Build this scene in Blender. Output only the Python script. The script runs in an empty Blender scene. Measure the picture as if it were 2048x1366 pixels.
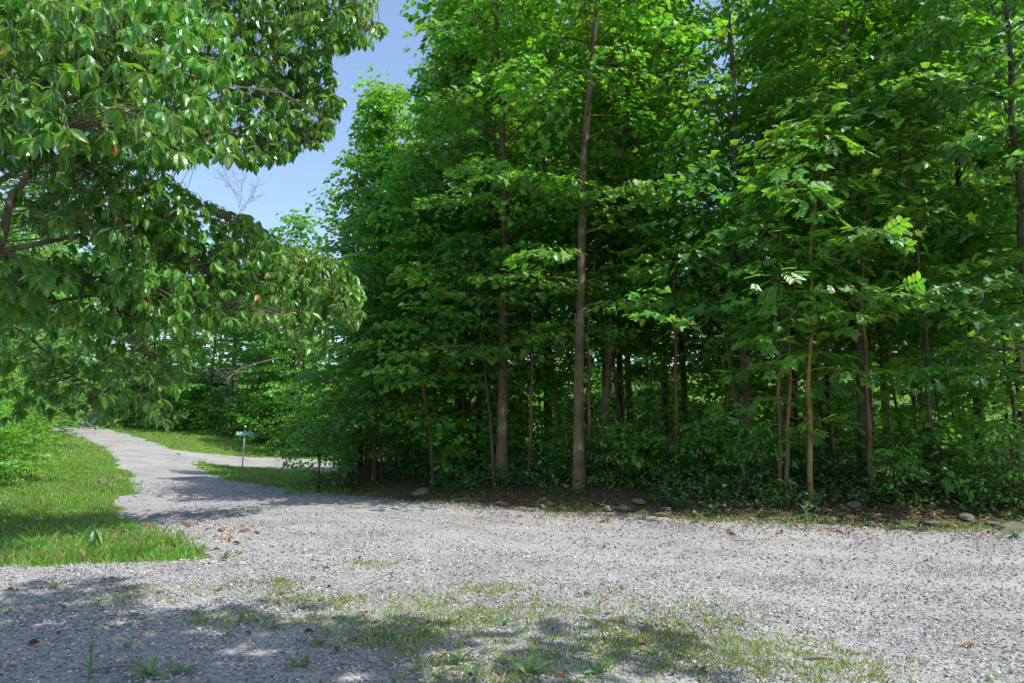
import bpy, math, random
import numpy as np
from mathutils import Matrix, Vector
from mathutils.geometry import delaunay_2d_cdt

# ------------------------------------------------------------------ camera, sky, sun, exposure
sc = bpy.context.scene
COL = sc.collection
CAMZ, FPX, TH = 1.6, 1479.0, math.atan(198 / 1479.0)
cam_d = bpy.data.cameras.new('camera'); cam = bpy.data.objects.new('camera', cam_d); COL.objects.link(cam)
cam_d.sensor_width = 36.0; cam_d.lens = 26.0; cam_d.clip_start = 0.05; cam_d.clip_end = 3000
cam.location = (0, 0, CAMZ); cam.rotation_euler = (math.pi / 2 + TH, 0, 0)
sc.camera = cam
SUN_EL, SUN_AZ = math.radians(58), math.radians(115)          # azimuth from +Y towards +X
SD = Vector((math.sin(SUN_AZ) * math.cos(SUN_EL), math.cos(SUN_AZ) * math.cos(SUN_EL), math.sin(SUN_EL)))
w = bpy.data.worlds.new('World'); sc.world = w; w.use_nodes = True
nt = w.node_tree
sky = nt.nodes.new('ShaderNodeTexSky'); sky.sky_type = 'NISHITA'; sky.sun_disc = False
sky.sun_elevation = SUN_EL; sky.sun_rotation = SUN_AZ; sky.dust_density = 1.2; sky.ozone_density = 1.0
bg = nt.nodes['Background']; bg.inputs['Strength'].default_value = 0.15
nt.links.new(sky.outputs[0], bg.inputs['Color'])
sl = bpy.data.lights.new('sun', 'SUN'); sl.energy = 3.5; sl.angle = math.radians(0.53); sl.color = (1.0, 0.955, 0.885)
so = bpy.data.objects.new('sun', sl); COL.objects.link(so)
so.rotation_euler = SD.to_track_quat('Z', 'Y').to_euler(); so.location = (20, 10, 40)
sc.view_settings.view_transform = 'Standard'; sc.view_settings.look = 'None'
sc.view_settings.gamma = 1.0; sc.view_settings.use_curve_mapping = False
sc.view_settings.exposure = 0.85
sc.cycles.max_bounces = 8; sc.cycles.diffuse_bounces = 5; sc.cycles.transmission_bounces = 5; sc.cycles.glossy_bounces = 2
sc.cycles.caustics_reflective = False; sc.cycles.caustics_refractive = False

rng = np.random.default_rng(7)
random.seed(7)

# ------------------------------------------------------------------ terrain and pixel helpers
EXS = np.array([-60, -9, -7, -5.0, -0.3, 1.9, 5.5, 9.1, 20, 60]); EYS = np.array([60, 28, 25.5, 22.8, 17.7, 15.9, 14.2, 13.3, 11.6, 10])   # foot of the wood

def sstep(a, b, v):
    t = np.clip((v - a) / (b - a), 0, 1); return t * t * (3 - 2 * t)

def edge_dist(x, y):                                         # metres behind the wood's edge
    return (np.asarray(y) - np.interp(x, EXS, EYS)) * 0.84

def edge_pt(t, o):                                           # t runs from the right edge of the picture (0) to the wood's left end (1)
    x = 9.1 - 14.1 * np.asarray(t); return x, np.interp(x, EXS, EYS) + np.asarray(o) * 1.19

def track(x, y):                                             # wheel tracks along the road, 1 in a track, -1 on the loose ridges
    e = edge_dist(x, y) + 0.12 * np.sin(np.asarray(x) * 0.35); t = 0
    for c in (-1.5, -3.1, -4.7, -6.3): t = t + np.exp(-((e - c) / 0.30) ** 2)
    for c in (-0.75, -2.3, -3.9, -5.5, -7.1): t = t - 0.8 * np.exp(-((e - c) / 0.25) ** 2)
    return t * sstep(-9, -4, x) * (np.asarray(y) < 24)

def H(x, y):
    x = np.asarray(x, float); y = np.asarray(y, float)
    t = np.clip((y - 47) / 3.0, -30, 60)
    h = 0.1 * 3.0 * np.log1p(np.exp(np.minimum(t, 40)))
    h = np.where(y > 110, h + 0.1 * (y - 110), h)
    h = h + 0.75 * sstep(0.2, 4.2, edge_dist(x, y)) * sstep(-8.5, -5.5, x) * (1 - sstep(34, 42, y))
    h = h - 0.45 * np.exp(-(((x + 10.8) / 2.6) ** 2 + ((y - 16.5) / 5.5) ** 2))
    h = h + 0.9 * sstep(-15, -24, x) * sstep(6, 14, y)
    h = h - 0.009 * track(x, y)
    h = h + 0.02 * np.sin(x * 1.3 + 0.7 * y) * np.sin(y * 0.9 - 0.4 * x)
    return h

def ray(px, py):
    u, v = (px - 1024) / FPX, (683 - py) / FPX
    return np.array([u, math.cos(TH) - v * math.sin(TH), math.sin(TH) + v * math.cos(TH)])

def P(px, py, d):                                            # point seen at a pixel, d metres ahead
    r = ray(px, py); r = r / r[1] * d; return np.array([r[0], r[1], r[2] + CAMZ])

def G(px, py):                                               # ground point seen at a pixel
    r = ray(px, py); r = r / r[1]
    y = 3.0
    while y < 140:
        if CAMZ + r[2] * y <= float(H(r[0] * y, y)): break
        y += 0.05
    return np.array([r[0] * y, y])

def X(px, d): return (px - 1024) / FPX * d / (math.cos(TH) - (683 - 881) / FPX * math.sin(TH))

# ------------------------------------------------------------------ mesh helpers
def mesh(name, V, F, mat=None, smooth=False):
    V = np.ascontiguousarray(V, dtype=np.float32); F = np.ascontiguousarray(F, dtype=np.int32)
    me = bpy.data.meshes.new(name)
    me.vertices.add(len(V)); me.vertices.foreach_set('co', V.ravel())
    k = F.shape[1]
    me.loops.add(F.size); me.loops.foreach_set('vertex_index', F.ravel())
    me.polygons.add(len(F)); me.polygons.foreach_set('loop_start', np.arange(0, F.size, k, dtype=np.int32))
    me.polygons.foreach_set('use_smooth', np.full(len(F), smooth))
    me.update(calc_edges=True)
    if mat: me.materials.append(mat)
    return me

def ob(name, data, parent=None, loc=(0, 0, 0), **props):
    o = bpy.data.objects.new(name, data); COL.objects.link(o); o.location = loc
    if parent: o.parent = parent
    for k, v in props.items():
        if v is not None: o[k] = v
    return o

class Tri:
    def __init__(s): s.V = []; s.F = []; s.n = 0
    def add(s, V, F):
        s.V.append(np.asarray(V, float)); s.F.append(np.asarray(F, int) + s.n); s.n += len(V)
    def get(s):
        return np.concatenate(s.V), np.concatenate(s.F)
    def mesh(s, name, mat, smooth=False):
        V, F = s.get(); return mesh(name, V, F, mat, smooth)

def tube(T, pts, rad, k=6, cap=False):
    pts = np.asarray(pts, float); m = len(pts); rad = np.broadcast_to(rad, (m,))
    t = np.gradient(pts, axis=0); t /= np.linalg.norm(t, axis=1)[:, None] + 1e-9
    ref = np.array([0.31, 0.92, 0.1]); 
    if abs(np.dot(t.mean(0), ref)) > 0.85: ref = np.array([0.9, 0.1, 0.3])
    a = np.cross(t, ref); a /= np.linalg.norm(a, axis=1)[:, None] + 1e-9
    b = np.cross(t, a)
    ang = np.arange(k) / k * 2 * math.pi
    V = pts[:, None] + rad[:, None, None] * (np.cos(ang)[None, :, None] * a[:, None] + np.sin(ang)[None, :, None] * b[:, None])
    V = V.reshape(-1, 3); F = []
    for i in range(m - 1):
        for j in range(k):
            p, q = i * k + j, i * k + (j + 1) % k
            F += [(p, q, q + k), (p, q + k, p + k)]
    if cap:
        F += [((m - 1) * k, (m - 1) * k + j, (m - 1) * k + j + 1) for j in range(1, k - 1)]
        F += [(0, j + 1, j) for j in range(1, k - 1)]
    T.add(V, F)

def box(T, c, s, rz=0.0):
    c = np.array(c, float); s = np.array(s, float) / 2
    v = np.array([(x, y, z) for x in (-1, 1) for y in (-1, 1) for z in (-1, 1)], float) * s
    R = np.array([[math.cos(rz), -math.sin(rz), 0], [math.sin(rz), math.cos(rz), 0], [0, 0, 1]])
    q = [(0, 1, 3, 2), (4, 6, 7, 5), (0, 4, 5, 1), (2, 3, 7, 6), (0, 2, 6, 4), (1, 5, 7, 3)]
    F = []
    for f in q: F += [(f[0], f[1], f[2]), (f[0], f[2], f[3])]
    T.add(v @ R.T + c, F)

def spline(pts, n):
    pts = np.asarray(pts, float); m = len(pts)
    if m == 2: return pts[0] + (pts[1] - pts[0]) * np.linspace(0, 1, n)[:, None]
    p = np.concatenate([[2 * pts[0] - pts[1]], pts, [2 * pts[-1] - pts[-2]]])
    out = []
    for u in np.linspace(0, m - 1 - 1e-6, n):
        i = int(u); f = u - i; a, b, c, d = p[i:i + 4]
        out.append(0.5 * ((2 * b) + (c - a) * f + (2 * a - 5 * b + 4 * c - d) * f * f + (3 * b - a - 3 * c + d) * f ** 3))
    return np.array(out)

# ------------------------------------------------------------------ materials
def nodes(name):
    m = bpy.data.materials.new(name); m.use_nodes = True; n = m.node_tree; n.nodes.clear()
    out = n.nodes.new('ShaderNodeOutputMaterial'); return m, n, out

def N(n, kind, **kw):
    x = n.nodes.new('ShaderNode' + kind)
    for k, v in kw.items():
        if k in x.inputs: x.inputs[k].default_value = v
        else: setattr(x, k, v)
    return x

def mth(n, op, a, b=0.5, clamp=False):
    x = n.nodes.new('ShaderNodeMath'); x.operation = op; x.use_clamp = clamp
    for i, v in enumerate((a, b)):
        if isinstance(v, (int, float)): x.inputs[i].default_value = v
        else: n.links.new(v, x.inputs[i])
    return x.outputs[0]

def ramp(n, fac, stops):
    x = n.nodes.new('ShaderNodeValToRGB'); e = x.color_ramp.elements
    while len(e) < len(stops): e.new(0.5)
    for i, (p, c) in enumerate(stops):
        e[i].position = p; e[i].color = (*c, 1) if len(c) == 3 else c
    n.links.new(fac, x.inputs[0]); return x.outputs[0]

def leaf_mat(name, col, tr, trans=0.45, gloss=0.05, rough=0.45, hue=0.02, vlo=0.72, vhi=1.3, wiltcol=None, wilt=0.0, patch=0.0):
    m, n, out = nodes(name); L = n.links.new
    geo = N(n, 'NewGeometry'); oi = N(n, 'ObjectInfo')
    r = mth(n, 'FRACT', mth(n, 'ADD', geo.outputs['Random Per Island'], oi.outputs['Random']))
    r2 = mth(n, 'FRACT', mth(n, 'MULTIPLY', r, 17.31))
    noi = N(n, 'TexNoise', Scale=0.55, Detail=2.0); L(geo.outputs['Position'], noi.inputs['Vector'])
    val = mth(n, 'MULTIPLY', mth(n, 'ADD', mth(n, 'MULTIPLY', r, vhi - vlo), vlo), mth(n, 'ADD', mth(n, 'MULTIPLY', noi.outputs[0], 0.8), mth(n, 'ADD', 0.52, mth(n, 'MULTIPLY', oi.outputs['Random'], 0.16))))
    hu = mth(n, 'ADD', mth(n, 'MULTIPLY', mth(n, 'SUBTRACT', r2, 0.5), 2 * hue), mth(n, 'ADD', mth(n, 'ADD', 0.5 - 0.037, mth(n, 'MULTIPLY', oi.outputs['Random'], 0.014)), mth(n, 'MULTIPLY', noi.outputs[0], 0.06)))
    def shade(c):
        h = N(n, 'HueSaturation'); h.inputs['Color'].default_value = (*c, 1); L(hu, h.inputs['Hue']); L(val, h.inputs['Value'])
        o = h.outputs[0]
        if wilt:
            mx = N(n, 'MixRGB'); mx.inputs[2].default_value = (*wiltcol, 1); L(o, mx.inputs[1])
            thr = 1 - wilt
            if patch:
                pn = N(n, 'TexNoise', Scale=0.9, Detail=3.0); L(geo.outputs['Position'], pn.inputs['Vector'])
                thr = mth(n, 'SUBTRACT', 1 - wilt, mth(n, 'MULTIPLY', mth(n, 'SUBTRACT', pn.outputs[0], 0.5, True), patch))
            L(mth(n, 'GREATER_THAN', mth(n, 'FRACT', mth(n, 'MULTIPLY', r, 91.7)), thr), mx.inputs[0]); o = mx.outputs[0]
        return o
    d = N(n, 'BsdfDiffuse'); L(shade(col), d.inputs[0])
    t = N(n, 'BsdfTranslucent'); L(shade(tr), t.inputs[0])
    mx = N(n, 'MixShader'); mx.inputs[0].default_value = trans; L(d.outputs[0], mx.inputs[1]); L(t.outputs[0], mx.inputs[2])
    g = N(n, 'BsdfGlossy', Roughness=rough); g.inputs['Color'].default_value = (0.9, 0.95, 1, 1)
    fr = N(n, 'Fresnel', IOR=1.4)
    fac = mth(n, 'ADD', mth(n, 'MULTIPLY', fr.outputs[0], 0.3), gloss, True)
    m2 = N(n, 'MixShader'); L(fac, m2.inputs[0]); L(mx.outputs[0], m2.inputs[1]); L(g.outputs[0], m2.inputs[2])
    L(m2.outputs[0], out.inputs[0]); return m

def bark_mat(name, c1, c2, lichen=None, la=0.5, sc_=9.0):
    m, n, out = nodes(name); L = n.links.new
    tc = N(n, 'NewGeometry'); mp = N(n, 'Mapping'); mp.inputs['Scale'].default_value = (1, 1, 0.22); L(tc.outputs['Position'], mp.inputs[0])
    a = N(n, 'TexNoise', Scale=sc_ * 3, Detail=6.0, Roughness=0.7); L(mp.outputs[0], a.inputs['Vector'])
    col = ramp(n, a.outputs[0], [(0.3, c1), (0.68, c2)])
    if lichen:
        b = N(n, 'TexNoise', Scale=2.6, Detail=5.0, Roughness=0.7); L(tc.outputs['Position'], b.inputs['Vector'])
        f = ramp(n, b.outputs[0], [(la, (0, 0, 0)), (la + 0.12, (1, 1, 1))])
        mx = N(n, 'MixRGB'); L(f, mx.inputs[0]); L(col, mx.inputs[1]); mx.inputs[2].default_value = (*lichen, 1); col = mx.outputs[0]
    bv = N(n, 'TexNoise', Scale=1.7, Detail=4.0, Roughness=0.7); L(tc.outputs['Position'], bv.inputs['Vector'])
    mv = N(n, 'MixRGB', blend_type='MULTIPLY'); mv.inputs[0].default_value = 1; L(col, mv.inputs[1]); L(ramp(n, bv.outputs[0], [(0.32, (0.5, 0.5, 0.5)), (0.66, (1.2, 1.18, 1.1))]), mv.inputs[2]); col = mv.outputs[0]
    p = N(n, 'BsdfPrincipled', Roughness=0.9); p.inputs['Specular IOR Level'].default_value = 0.15; L(col, p.inputs['Base Color'])
    bm = N(n, 'Bump', Strength=0.8, Distance=0.02); L(a.outputs[0], bm.inputs['Height']); L(bm.outputs[0], p.inputs['Normal'])
    L(p.outputs[0], out.inputs[0]); return m

def plain(name, c, rough=0.6, metal=0.0, var=0.15, scale=12.0, bump=0.0):
    m, n, out = nodes(name); L = n.links.new
    tc = N(n, 'TexCoord'); a = N(n, 'TexNoise', Scale=scale, Detail=4.0); L(tc.outputs['Object'], a.inputs['Vector'])
    col = ramp(n, a.outputs[0], [(0.3, tuple(x * (1 - var) for x in c)), (0.7, tuple(min(1, x * (1 + var)) for x in c))])
    p = N(n, 'BsdfPrincipled', Roughness=rough, Metallic=metal); L(col, p.inputs['Base Color'])
    if bump:
        bm = N(n, 'Bump', Strength=0.6, Distance=bump); L(a.outputs[0], bm.inputs['Height']); L(bm.outputs[0], p.inputs['Normal'])
    L(p.outputs[0], out.inputs[0]); return m

def gravel_mat(name, weedy=0.0):
    m, n, out = nodes(name); L = n.links.new
    geo = N(n, 'NewGeometry'); pos = geo.outputs['Position']
    v1 = N(n, 'TexVoronoi', Scale=38.0, Randomness=1.0); L(pos, v1.inputs['Vector'])
    v2 = N(n, 'TexVoronoi', Scale=95.0, Randomness=1.0); L(pos, v2.inputs['Vector'])
    s1 = N(n, 'SeparateColor'); L(v1.outputs['Color'], s1.inputs[0]); s2 = N(n, 'SeparateColor'); L(v2.outputs['Color'], s2.inputs[0])
    c1 = ramp(n, s1.outputs[0], [(0.0, (0.11, 0.115, 0.125)), (0.25, (0.22, 0.225, 0.235)), (0.62, (0.315, 0.315, 0.32)), (0.85, (0.38, 0.355, 0.325)), (1.0, (0.55, 0.54, 0.53))])
    c2 = ramp(n, s2.outputs[0], [(0.0, (0.15, 0.15, 0.15)), (0.5, (0.28, 0.275, 0.27)), (1.0, (0.42, 0.41, 0.395))])
    big = N(n, 'TexNoise', Scale=0.55, Detail=5.0, Roughness=0.65); L(pos, big.inputs['Vector'])
    mp = N(n, 'Mapping'); mp.inputs['Rotation'].default_value = (0, 0, 0.30); mp.inputs['Scale'].default_value = (0.10, 1.5, 1); L(pos, mp.inputs[0])
    rut = N(n, 'TexNoise', Scale=1.0, Detail=3.0, Roughness=0.5); L(mp.outputs[0], rut.inputs['Vector'])
    f = ramp(n, mth(n, 'ADD', mth(n, 'MULTIPLY', big.outputs[0], 0.45), mth(n, 'MULTIPLY', rut.outputs[0], 0.55)), [(0.4, (0, 0, 0)), (0.6, (1, 1, 1))])
    mx = N(n, 'MixRGB'); L(f, mx.inputs[0]); L(c1, mx.inputs[1]); L(c2, mx.inputs[2])
    at = N(n, 'Attribute', attribute_name='track'); f = mth(n, 'ADD', mth(n, 'MULTIPLY', f, 0.55), mth(n, 'MULTIPLY', at.outputs['Fac'], mth(n, 'MULTIPLY', big.outputs[0], 0.75)), True)
    dust = N(n, 'MixRGB'); dust.inputs[2].default_value = (0.34, 0.335, 0.33, 1); L(mx.outputs[0], dust.inputs[1])
    L(mth(n, 'MULTIPLY', f, 0.5), dust.inputs[0])
    tint = N(n, 'MixRGB', blend_type='MULTIPLY'); tint.inputs[0].default_value = 1
    L(dust.outputs[0], tint.inputs[1]); L(ramp(n, big.outputs[0], [(0.28, (0.66, 0.65, 0.66)), (0.5, (0.95, 0.94, 0.94)), (0.72, (1.14, 1.09, 1.02))]), tint.inputs[2])
    col = tint.outputs[0]
    bh = mth(n, 'ADD', mth(n, 'MULTIPLY', v1.outputs['Distance'], -1.0), mth(n, 'MULTIPLY', v2.outputs['Distance'], -0.4))
    bm = N(n, 'Bump', Strength=1.0, Distance=0.007); L(bh, bm.inputs['Height'])
    p = N(n, 'BsdfPrincipled', Roughness=0.85); p.inputs['Specular IOR Level'].default_value = 0.25
    L(col, p.inputs['Base Color']); L(bm.outputs[0], p.inputs['Normal']); L(p.outputs[0], out.inputs[0]); return m

def ground_mat():
    m, n, out = nodes('ground_earth'); L = n.links.new
    geo = N(n, 'NewGeometry'); pos = geo.outputs['Position']
    a = N(n, 'TexNoise', Scale=14.0, Detail=6.0, Roughness=0.75); L(pos, a.inputs['Vector'])
    b = N(n, 'TexNoise', Scale=0.6, Detail=4.0); L(pos, b.inputs['Vector'])
    grass = ramp(n, a.outputs[0], [(0.25, (0.05, 0.085, 0.015)), (0.55, (0.10, 0.19, 0.028)), (0.8, (0.2, 0.24, 0.06))])
    litter = ramp(n, a.outputs[0], [(0.25, (0.03, 0.024, 0.016)), (0.55, (0.085, 0.062, 0.04)), (0.8, (0.17, 0.125, 0.08))])
    at = N(n, 'Attribute', attribute_name='wood')
    f = mth(n, 'ADD', at.outputs['Fac'], mth(n, 'MULTIPLY', mth(n, 'SUBTRACT', b.outputs[0], 0.5), 0.8), True)
    mx = N(n, 'MixRGB'); L(f, mx.inputs[0]); L(grass, mx.inputs[1]); L(litter, mx.inputs[2])
    bm = N(n, 'Bump', Strength=0.8, Distance=0.05); L(a.outputs[0], bm.inputs['Height'])
    p = N(n, 'BsdfPrincipled', Roughness=0.95); p.inputs['Specular IOR Level'].default_value = 0.1
    L(mx.outputs[0], p.inputs['Base Color']); L(bm.outputs[0], p.inputs['Normal']); L(p.outputs[0], out.inputs[0]); return m

def stone_mat(name, stops, rough=0.85):
    m, n, out = nodes(name); L = n.links.new
    geo = N(n, 'NewGeometry'); oi = N(n, 'ObjectInfo')
    r = mth(n, 'FRACT', mth(n, 'ADD', geo.outputs['Random Per Island'], oi.outputs['Random']))
    a = N(n, 'TexNoise', Scale=18.0, Detail=5.0); L(geo.outputs['Position'], a.inputs['Vector'])
    c = ramp(n, r, stops)
    mx = N(n, 'MixRGB', blend_type='MULTIPLY'); mx.inputs[0].default_value = 0.6; L(c, mx.inputs[1])
    L(ramp(n, a.outputs[0], [(0.3, (0.55, 0.55, 0.5)), (0.7, (1, 1, 1))]), mx.inputs[2])
    bm = N(n, 'Bump', Strength=0.5, Distance=0.02); L(a.outputs[0], bm.inputs['Height'])
    p = N(n, 'BsdfPrincipled', Roughness=rough); L(mx.outputs[0], p.inputs['Base Color']); L(bm.outputs[0], p.inputs['Normal'])
    L(p.outputs[0], out.inputs[0]); return m

M = {}
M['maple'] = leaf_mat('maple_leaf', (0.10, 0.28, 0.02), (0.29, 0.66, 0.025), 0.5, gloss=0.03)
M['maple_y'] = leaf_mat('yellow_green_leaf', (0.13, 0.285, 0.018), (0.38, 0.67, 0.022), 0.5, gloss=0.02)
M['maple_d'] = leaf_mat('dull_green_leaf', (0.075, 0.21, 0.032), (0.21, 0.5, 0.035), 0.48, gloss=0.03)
M['maple_far'] = leaf_mat('far_leaf', (0.10, 0.265, 0.04), (0.26, 0.58, 0.045), 0.48, gloss=0.02)
M['pinnate'] = leaf_mat('sapling_leaf', (0.105, 0.285, 0.022), (0.30, 0.66, 0.03), 0.5, gloss=0.04)
M['magnolia'] = leaf_mat('broad_leaf', (0.09, 0.265, 0.028), (0.25, 0.58, 0.025), 0.45, gloss=0.03, rough=0.42, wiltcol=(0.45, 0.17, 0.02), wilt=0.006)
M['orange'] = leaf_mat('withered_leaf', (0.45, 0.16, 0.02), (0.6, 0.22, 0.03), 0.4, hue=0.02)
M['shrub'] = leaf_mat('shrub_leaf', (0.10, 0.27, 0.03), (0.25, 0.57, 0.035), 0.45, gloss=0.02)
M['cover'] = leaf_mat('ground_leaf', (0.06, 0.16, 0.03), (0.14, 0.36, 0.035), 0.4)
M['grass'] = leaf_mat('grass_blade', (0.15, 0.32, 0.03), (0.26, 0.5, 0.035), 0.4, gloss=0.02, vlo=0.6, vhi=1.35, wiltcol=(0.4, 0.33, 0.13), wilt=0.08, patch=2.6)
M['drygrass'] = leaf_mat('dry_grass_blade', (0.22, 0.31, 0.04), (0.3, 0.42, 0.05), 0.35, gloss=0.02, vlo=0.6, vhi=1.3, wiltcol=(0.45, 0.34, 0.15), wilt=0.22)
M['weed'] = leaf_mat('weed_leaf', (0.09, 0.21, 0.035), (0.18, 0.38, 0.04), 0.35)
M['dry'] = leaf_mat('dry_leaf', (0.27, 0.115, 0.05), (0.3, 0.13, 0.04), 0.2, hue=0.03, vlo=0.35, vhi=1.3)
M['litter'] = leaf_mat('litter_leaf', (0.2, 0.12, 0.06), (0.2, 0.1, 0.04), 0.15, hue=0.03, vlo=0.4, vhi=1.4)
M['bark'] = bark_mat('grey_bark', (0.085, 0.062, 0.04), (0.23, 0.17, 0.11), (0.30, 0.28, 0.20), 0.55)
M['bark_dark'] = bark_mat('dark_bark', (0.055, 0.045, 0.035), (0.16, 0.13, 0.10))
M['bark_ochre'] = bark_mat('ochre_bark', (0.22, 0.12, 0.045), (0.46, 0.29, 0.12))
M['bark_red'] = bark_mat('reddish_bark', (0.16, 0.08, 0.05), (0.34, 0.2, 0.14))
M['bark_mag'] = bark_mat('pale_bark', (0.13, 0.10, 0.075), (0.32, 0.26, 0.21))
M['twig'] = plain('bare_twig', (0.22, 0.185, 0.16), 0.9)
M['gravel'] = gravel_mat('gravel'); M['ground'] = ground_mat()
M['stone'] = stone_mat('gravel_stone', [(0.0, (0.10, 0.105, 0.115)), (0.15, (0.2, 0.205, 0.215)), (0.55, (0.31, 0.31, 0.315)), (0.82, (0.4, 0.37, 0.335)), (1.0, (0.62, 0.61, 0.6))])
M['rock'] = stone_mat('field_rock', [(0.0, (0.09, 0.085, 0.06)), (1.0, (0.19, 0.175, 0.14))])

# ------------------------------------------------------------------ ground, road, side drive (one fitted surface)
def subdiv(poly, step, jit, seed):
    r = np.random.default_rng(seed); out = []
    for i in range(len(poly)):
        a, b = poly[i], poly[(i + 1) % len(poly)]
        l = np.linalg.norm(b - a); n = max(1, int(l / step))
        nrm = np.array([-(b - a)[1], (b - a)[0]]) / (l + 1e-9)
        for k in range(n):
            q = a + (b - a) * k / n; wob = 0.16 * math.sin(q[0] * 2.1 + 1.3 * math.sin(q[1] * 1.7)) + 0.09 * math.sin(q[0] * 5.3 + q[1] * 4.1)
            out.append(q + nrm * wob + (nrm * r.normal(0, jit) if k or jit < 0.2 else 0))
    return np.array(out)

road_px_r = [(2400, 1078), (2048, 1064), (1900, 1060), (1750, 1052), (1600, 1050), (1400, 1038), (1200, 1027), (1000, 1012), (850, 1001), (700, 990), (620, 981), (560, 974), (500, 966), (450, 958), (420, 946), (400, 934), (385, 923), (345, 903), (300, 884), (250, 868), (205, 855), (170, 846)]
road_px_l = [(60, 850), (110, 864), (160, 875), (205, 895), (232, 918), (250, 940), (262, 962), (285, 985), (240, 992), (222, 1005), (258, 1050), (300, 1074), (350, 1085), (405, 1098), (425, 1112), (330, 1122), (200, 1130), (0, 1137), (-500, 1152)]
ROAD = np.array([[28.0, -4.0]] + [G(*p) for p in road_px_r] + [G(*p) for p in road_px_l] + [[-26.0, 8.5], [-26.0, -4.0]])
ROADB = subdiv(ROAD, 0.22, 0.06, 3)
drive_px = [(375, 921), (405, 922), (440, 930), (500, 935), (560, 938), (640, 942), (700, 945), (700, 925), (640, 920), (560, 916), (480, 912), (420, 908), (345, 899)]
DRIVE = np.array([G(*p) for p in drive_px[:7]] + [[6, 43.5], [20, 45.5], [20, 48.5], [6, 47.8]] + [G(*p) for p in drive_px[7:]])
DRIVEB = subdiv(DRIVE, 0.4, 0.12, 4)

def inside(poly, x, y):
    x = np.asarray(x, float); y = np.asarray(y, float); c = np.zeros(x.shape, bool); j = len(poly) - 1
    for i in range(len(poly)):
        xi, yi = poly[i]; xj, yj = poly[j]
        if yi != yj:
            c ^= ((yi > y) != (yj > y)) & (x < (xj - xi) * (y - yi) / (yj - yi) + xi)
        j = i
    return c

def build_ground():
    gx, gy = np.meshgrid(np.arange(-34, 35, 1.0), np.arange(-10, 72, 1.0))
    pts = np.stack([gx.ravel(), gy.ravel()], 1) + rng.uniform(-.2, .2, (gx.size, 2))
    fx, fy = np.meshgrid(np.arange(-400, 401, 10.0), np.arange(-120, 400, 10.0))
    far = np.stack([fx.ravel(), fy.ravel()], 1)
    nx, ny = np.meshgrid(np.arange(-9, 14, 0.27), np.arange(3, 19, 0.27)); nn = np.stack([nx.ravel(), ny.ravel()], 1) + rng.uniform(-.06, .06, (nx.size, 2)); nn = nn[edge_dist(nn[:, 0], nn[:, 1]) < 0.5]
    far = far[(np.abs(far[:, 0]) > 36) | (far[:, 1] < -12) | (far[:, 1] > 74)]
    allp = [Vector(p) for p in np.concatenate([pts, nn, far])]
    ed = []
    for B in (ROADB, DRIVEB):
        s = len(allp); allp += [Vector(p) for p in B]
        ed += [(s + i, s + (i + 1) % len(B)) for i in range(len(B))]
    v, e, f, *_ = delaunay_2d_cdt(allp, ed, [], 0, 1e-4)
    v = np.array([(a[0], a[1]) for a in v]); f = np.array([t for t in f if len(t) == 3])
    V = np.column_stack([v, H(v[:, 0], v[:, 1])])
    # a fine pebbly unevenness and wheel tracks, kept under 3 cm
    V[:, 2] += 0.012 * np.sin(v[:, 0] * 3.1 + 1.7 * np.sin(v[:, 1] * 2.3)) * (np.hypot(v[:, 0], v[:, 1]) < 40)
    c = v[f].mean(1)
    a, b, cc = V[f[:, 0]], V[f[:, 1]], V[f[:, 2]]
    flip = np.cross(b - a, cc - a)[:, 2] < 0
    f[flip] = f[flip][:, ::-1]
    dr = inside(DRIVEB, c[:, 0], c[:, 1]); rd = inside(ROADB, c[:, 0], c[:, 1]) & ~dr
    def part(mask, name, mat, **props):
        ff = f[mask]; u, inv = np.unique(ff, return_inverse=True)
        me = mesh(name, V[u], inv.reshape(-1, 3), mat, True)
        if name == 'ground':
            ww = sstep(-0.6, 1.2, edge_dist(V[u][:, 0], V[u][:, 1])) * sstep(-9, -6.5, V[u][:, 0]) * (1 - sstep(38, 42, V[u][:, 1]))
            at = me.attributes.new('wood', 'FLOAT', 'POINT'); at.data.foreach_set('value', ww.astype(np.float32))
        if 'gravel' in name:
            at = me.attributes.new('track', 'FLOAT', 'POINT'); at.data.foreach_set('value', np.asarray(track(V[u][:, 0], V[u][:, 1]), np.float32))
        return ob(name, me, kind='structure')
    part(~(dr | rd), 'ground', M['ground']); part(rd, 'gravel_road', M['gravel']); part(dr, 'gravel_side_drive', M['gravel'])
build_ground()

# ------------------------------------------------------------------ leaf templates
def tpl(mid, side, fold=0.18, curl=0.0):
    """folded leaf: mid = [y..] along the rib, side = [(x, y)..] of one half outline from base to tip"""
    V = [(0, y, 0) for y in mid]; F = []
    def zz(x, y): return fold * abs(x) - curl * y * y
    nm = len(mid); V = [(0, y, zz(0, y)) for y in mid]
    for sgn in (1, -1):
        b = len(V); V += [(sgn * x, y, zz(x, y)) for x, y in side]
        chain = [0] + [b + i for i in range(len(side))] + [nm - 1]
        ci = 1 if nm > 2 else 0
        for i in range(len(chain) - 1):
            # hub on the rib that lies nearest in y
            t = (chain[i], chain[i + 1], ci)
            if len(set(t)) == 3: F.append(t if sgn > 0 else (t[1], t[0], t[2]))
    return np.array(V, float), np.array(F, int)

MAPLE = tpl([0, 0.38, 1], [(0.42, 0.02), (0.3, 0.24), (0.56, 0.5), (0.24, 0.56)], 0.2, 0.12)
MAPLE_LO = tpl([0, 0.38, 1], [(0.46, 0.2), (0.3, 0.62)], 0.2, 0.1)
OVAL = tpl([0, 0.5, 1], [(0.24, 0.3), (0.2, 0.7)], 0.25, 0.15)

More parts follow.
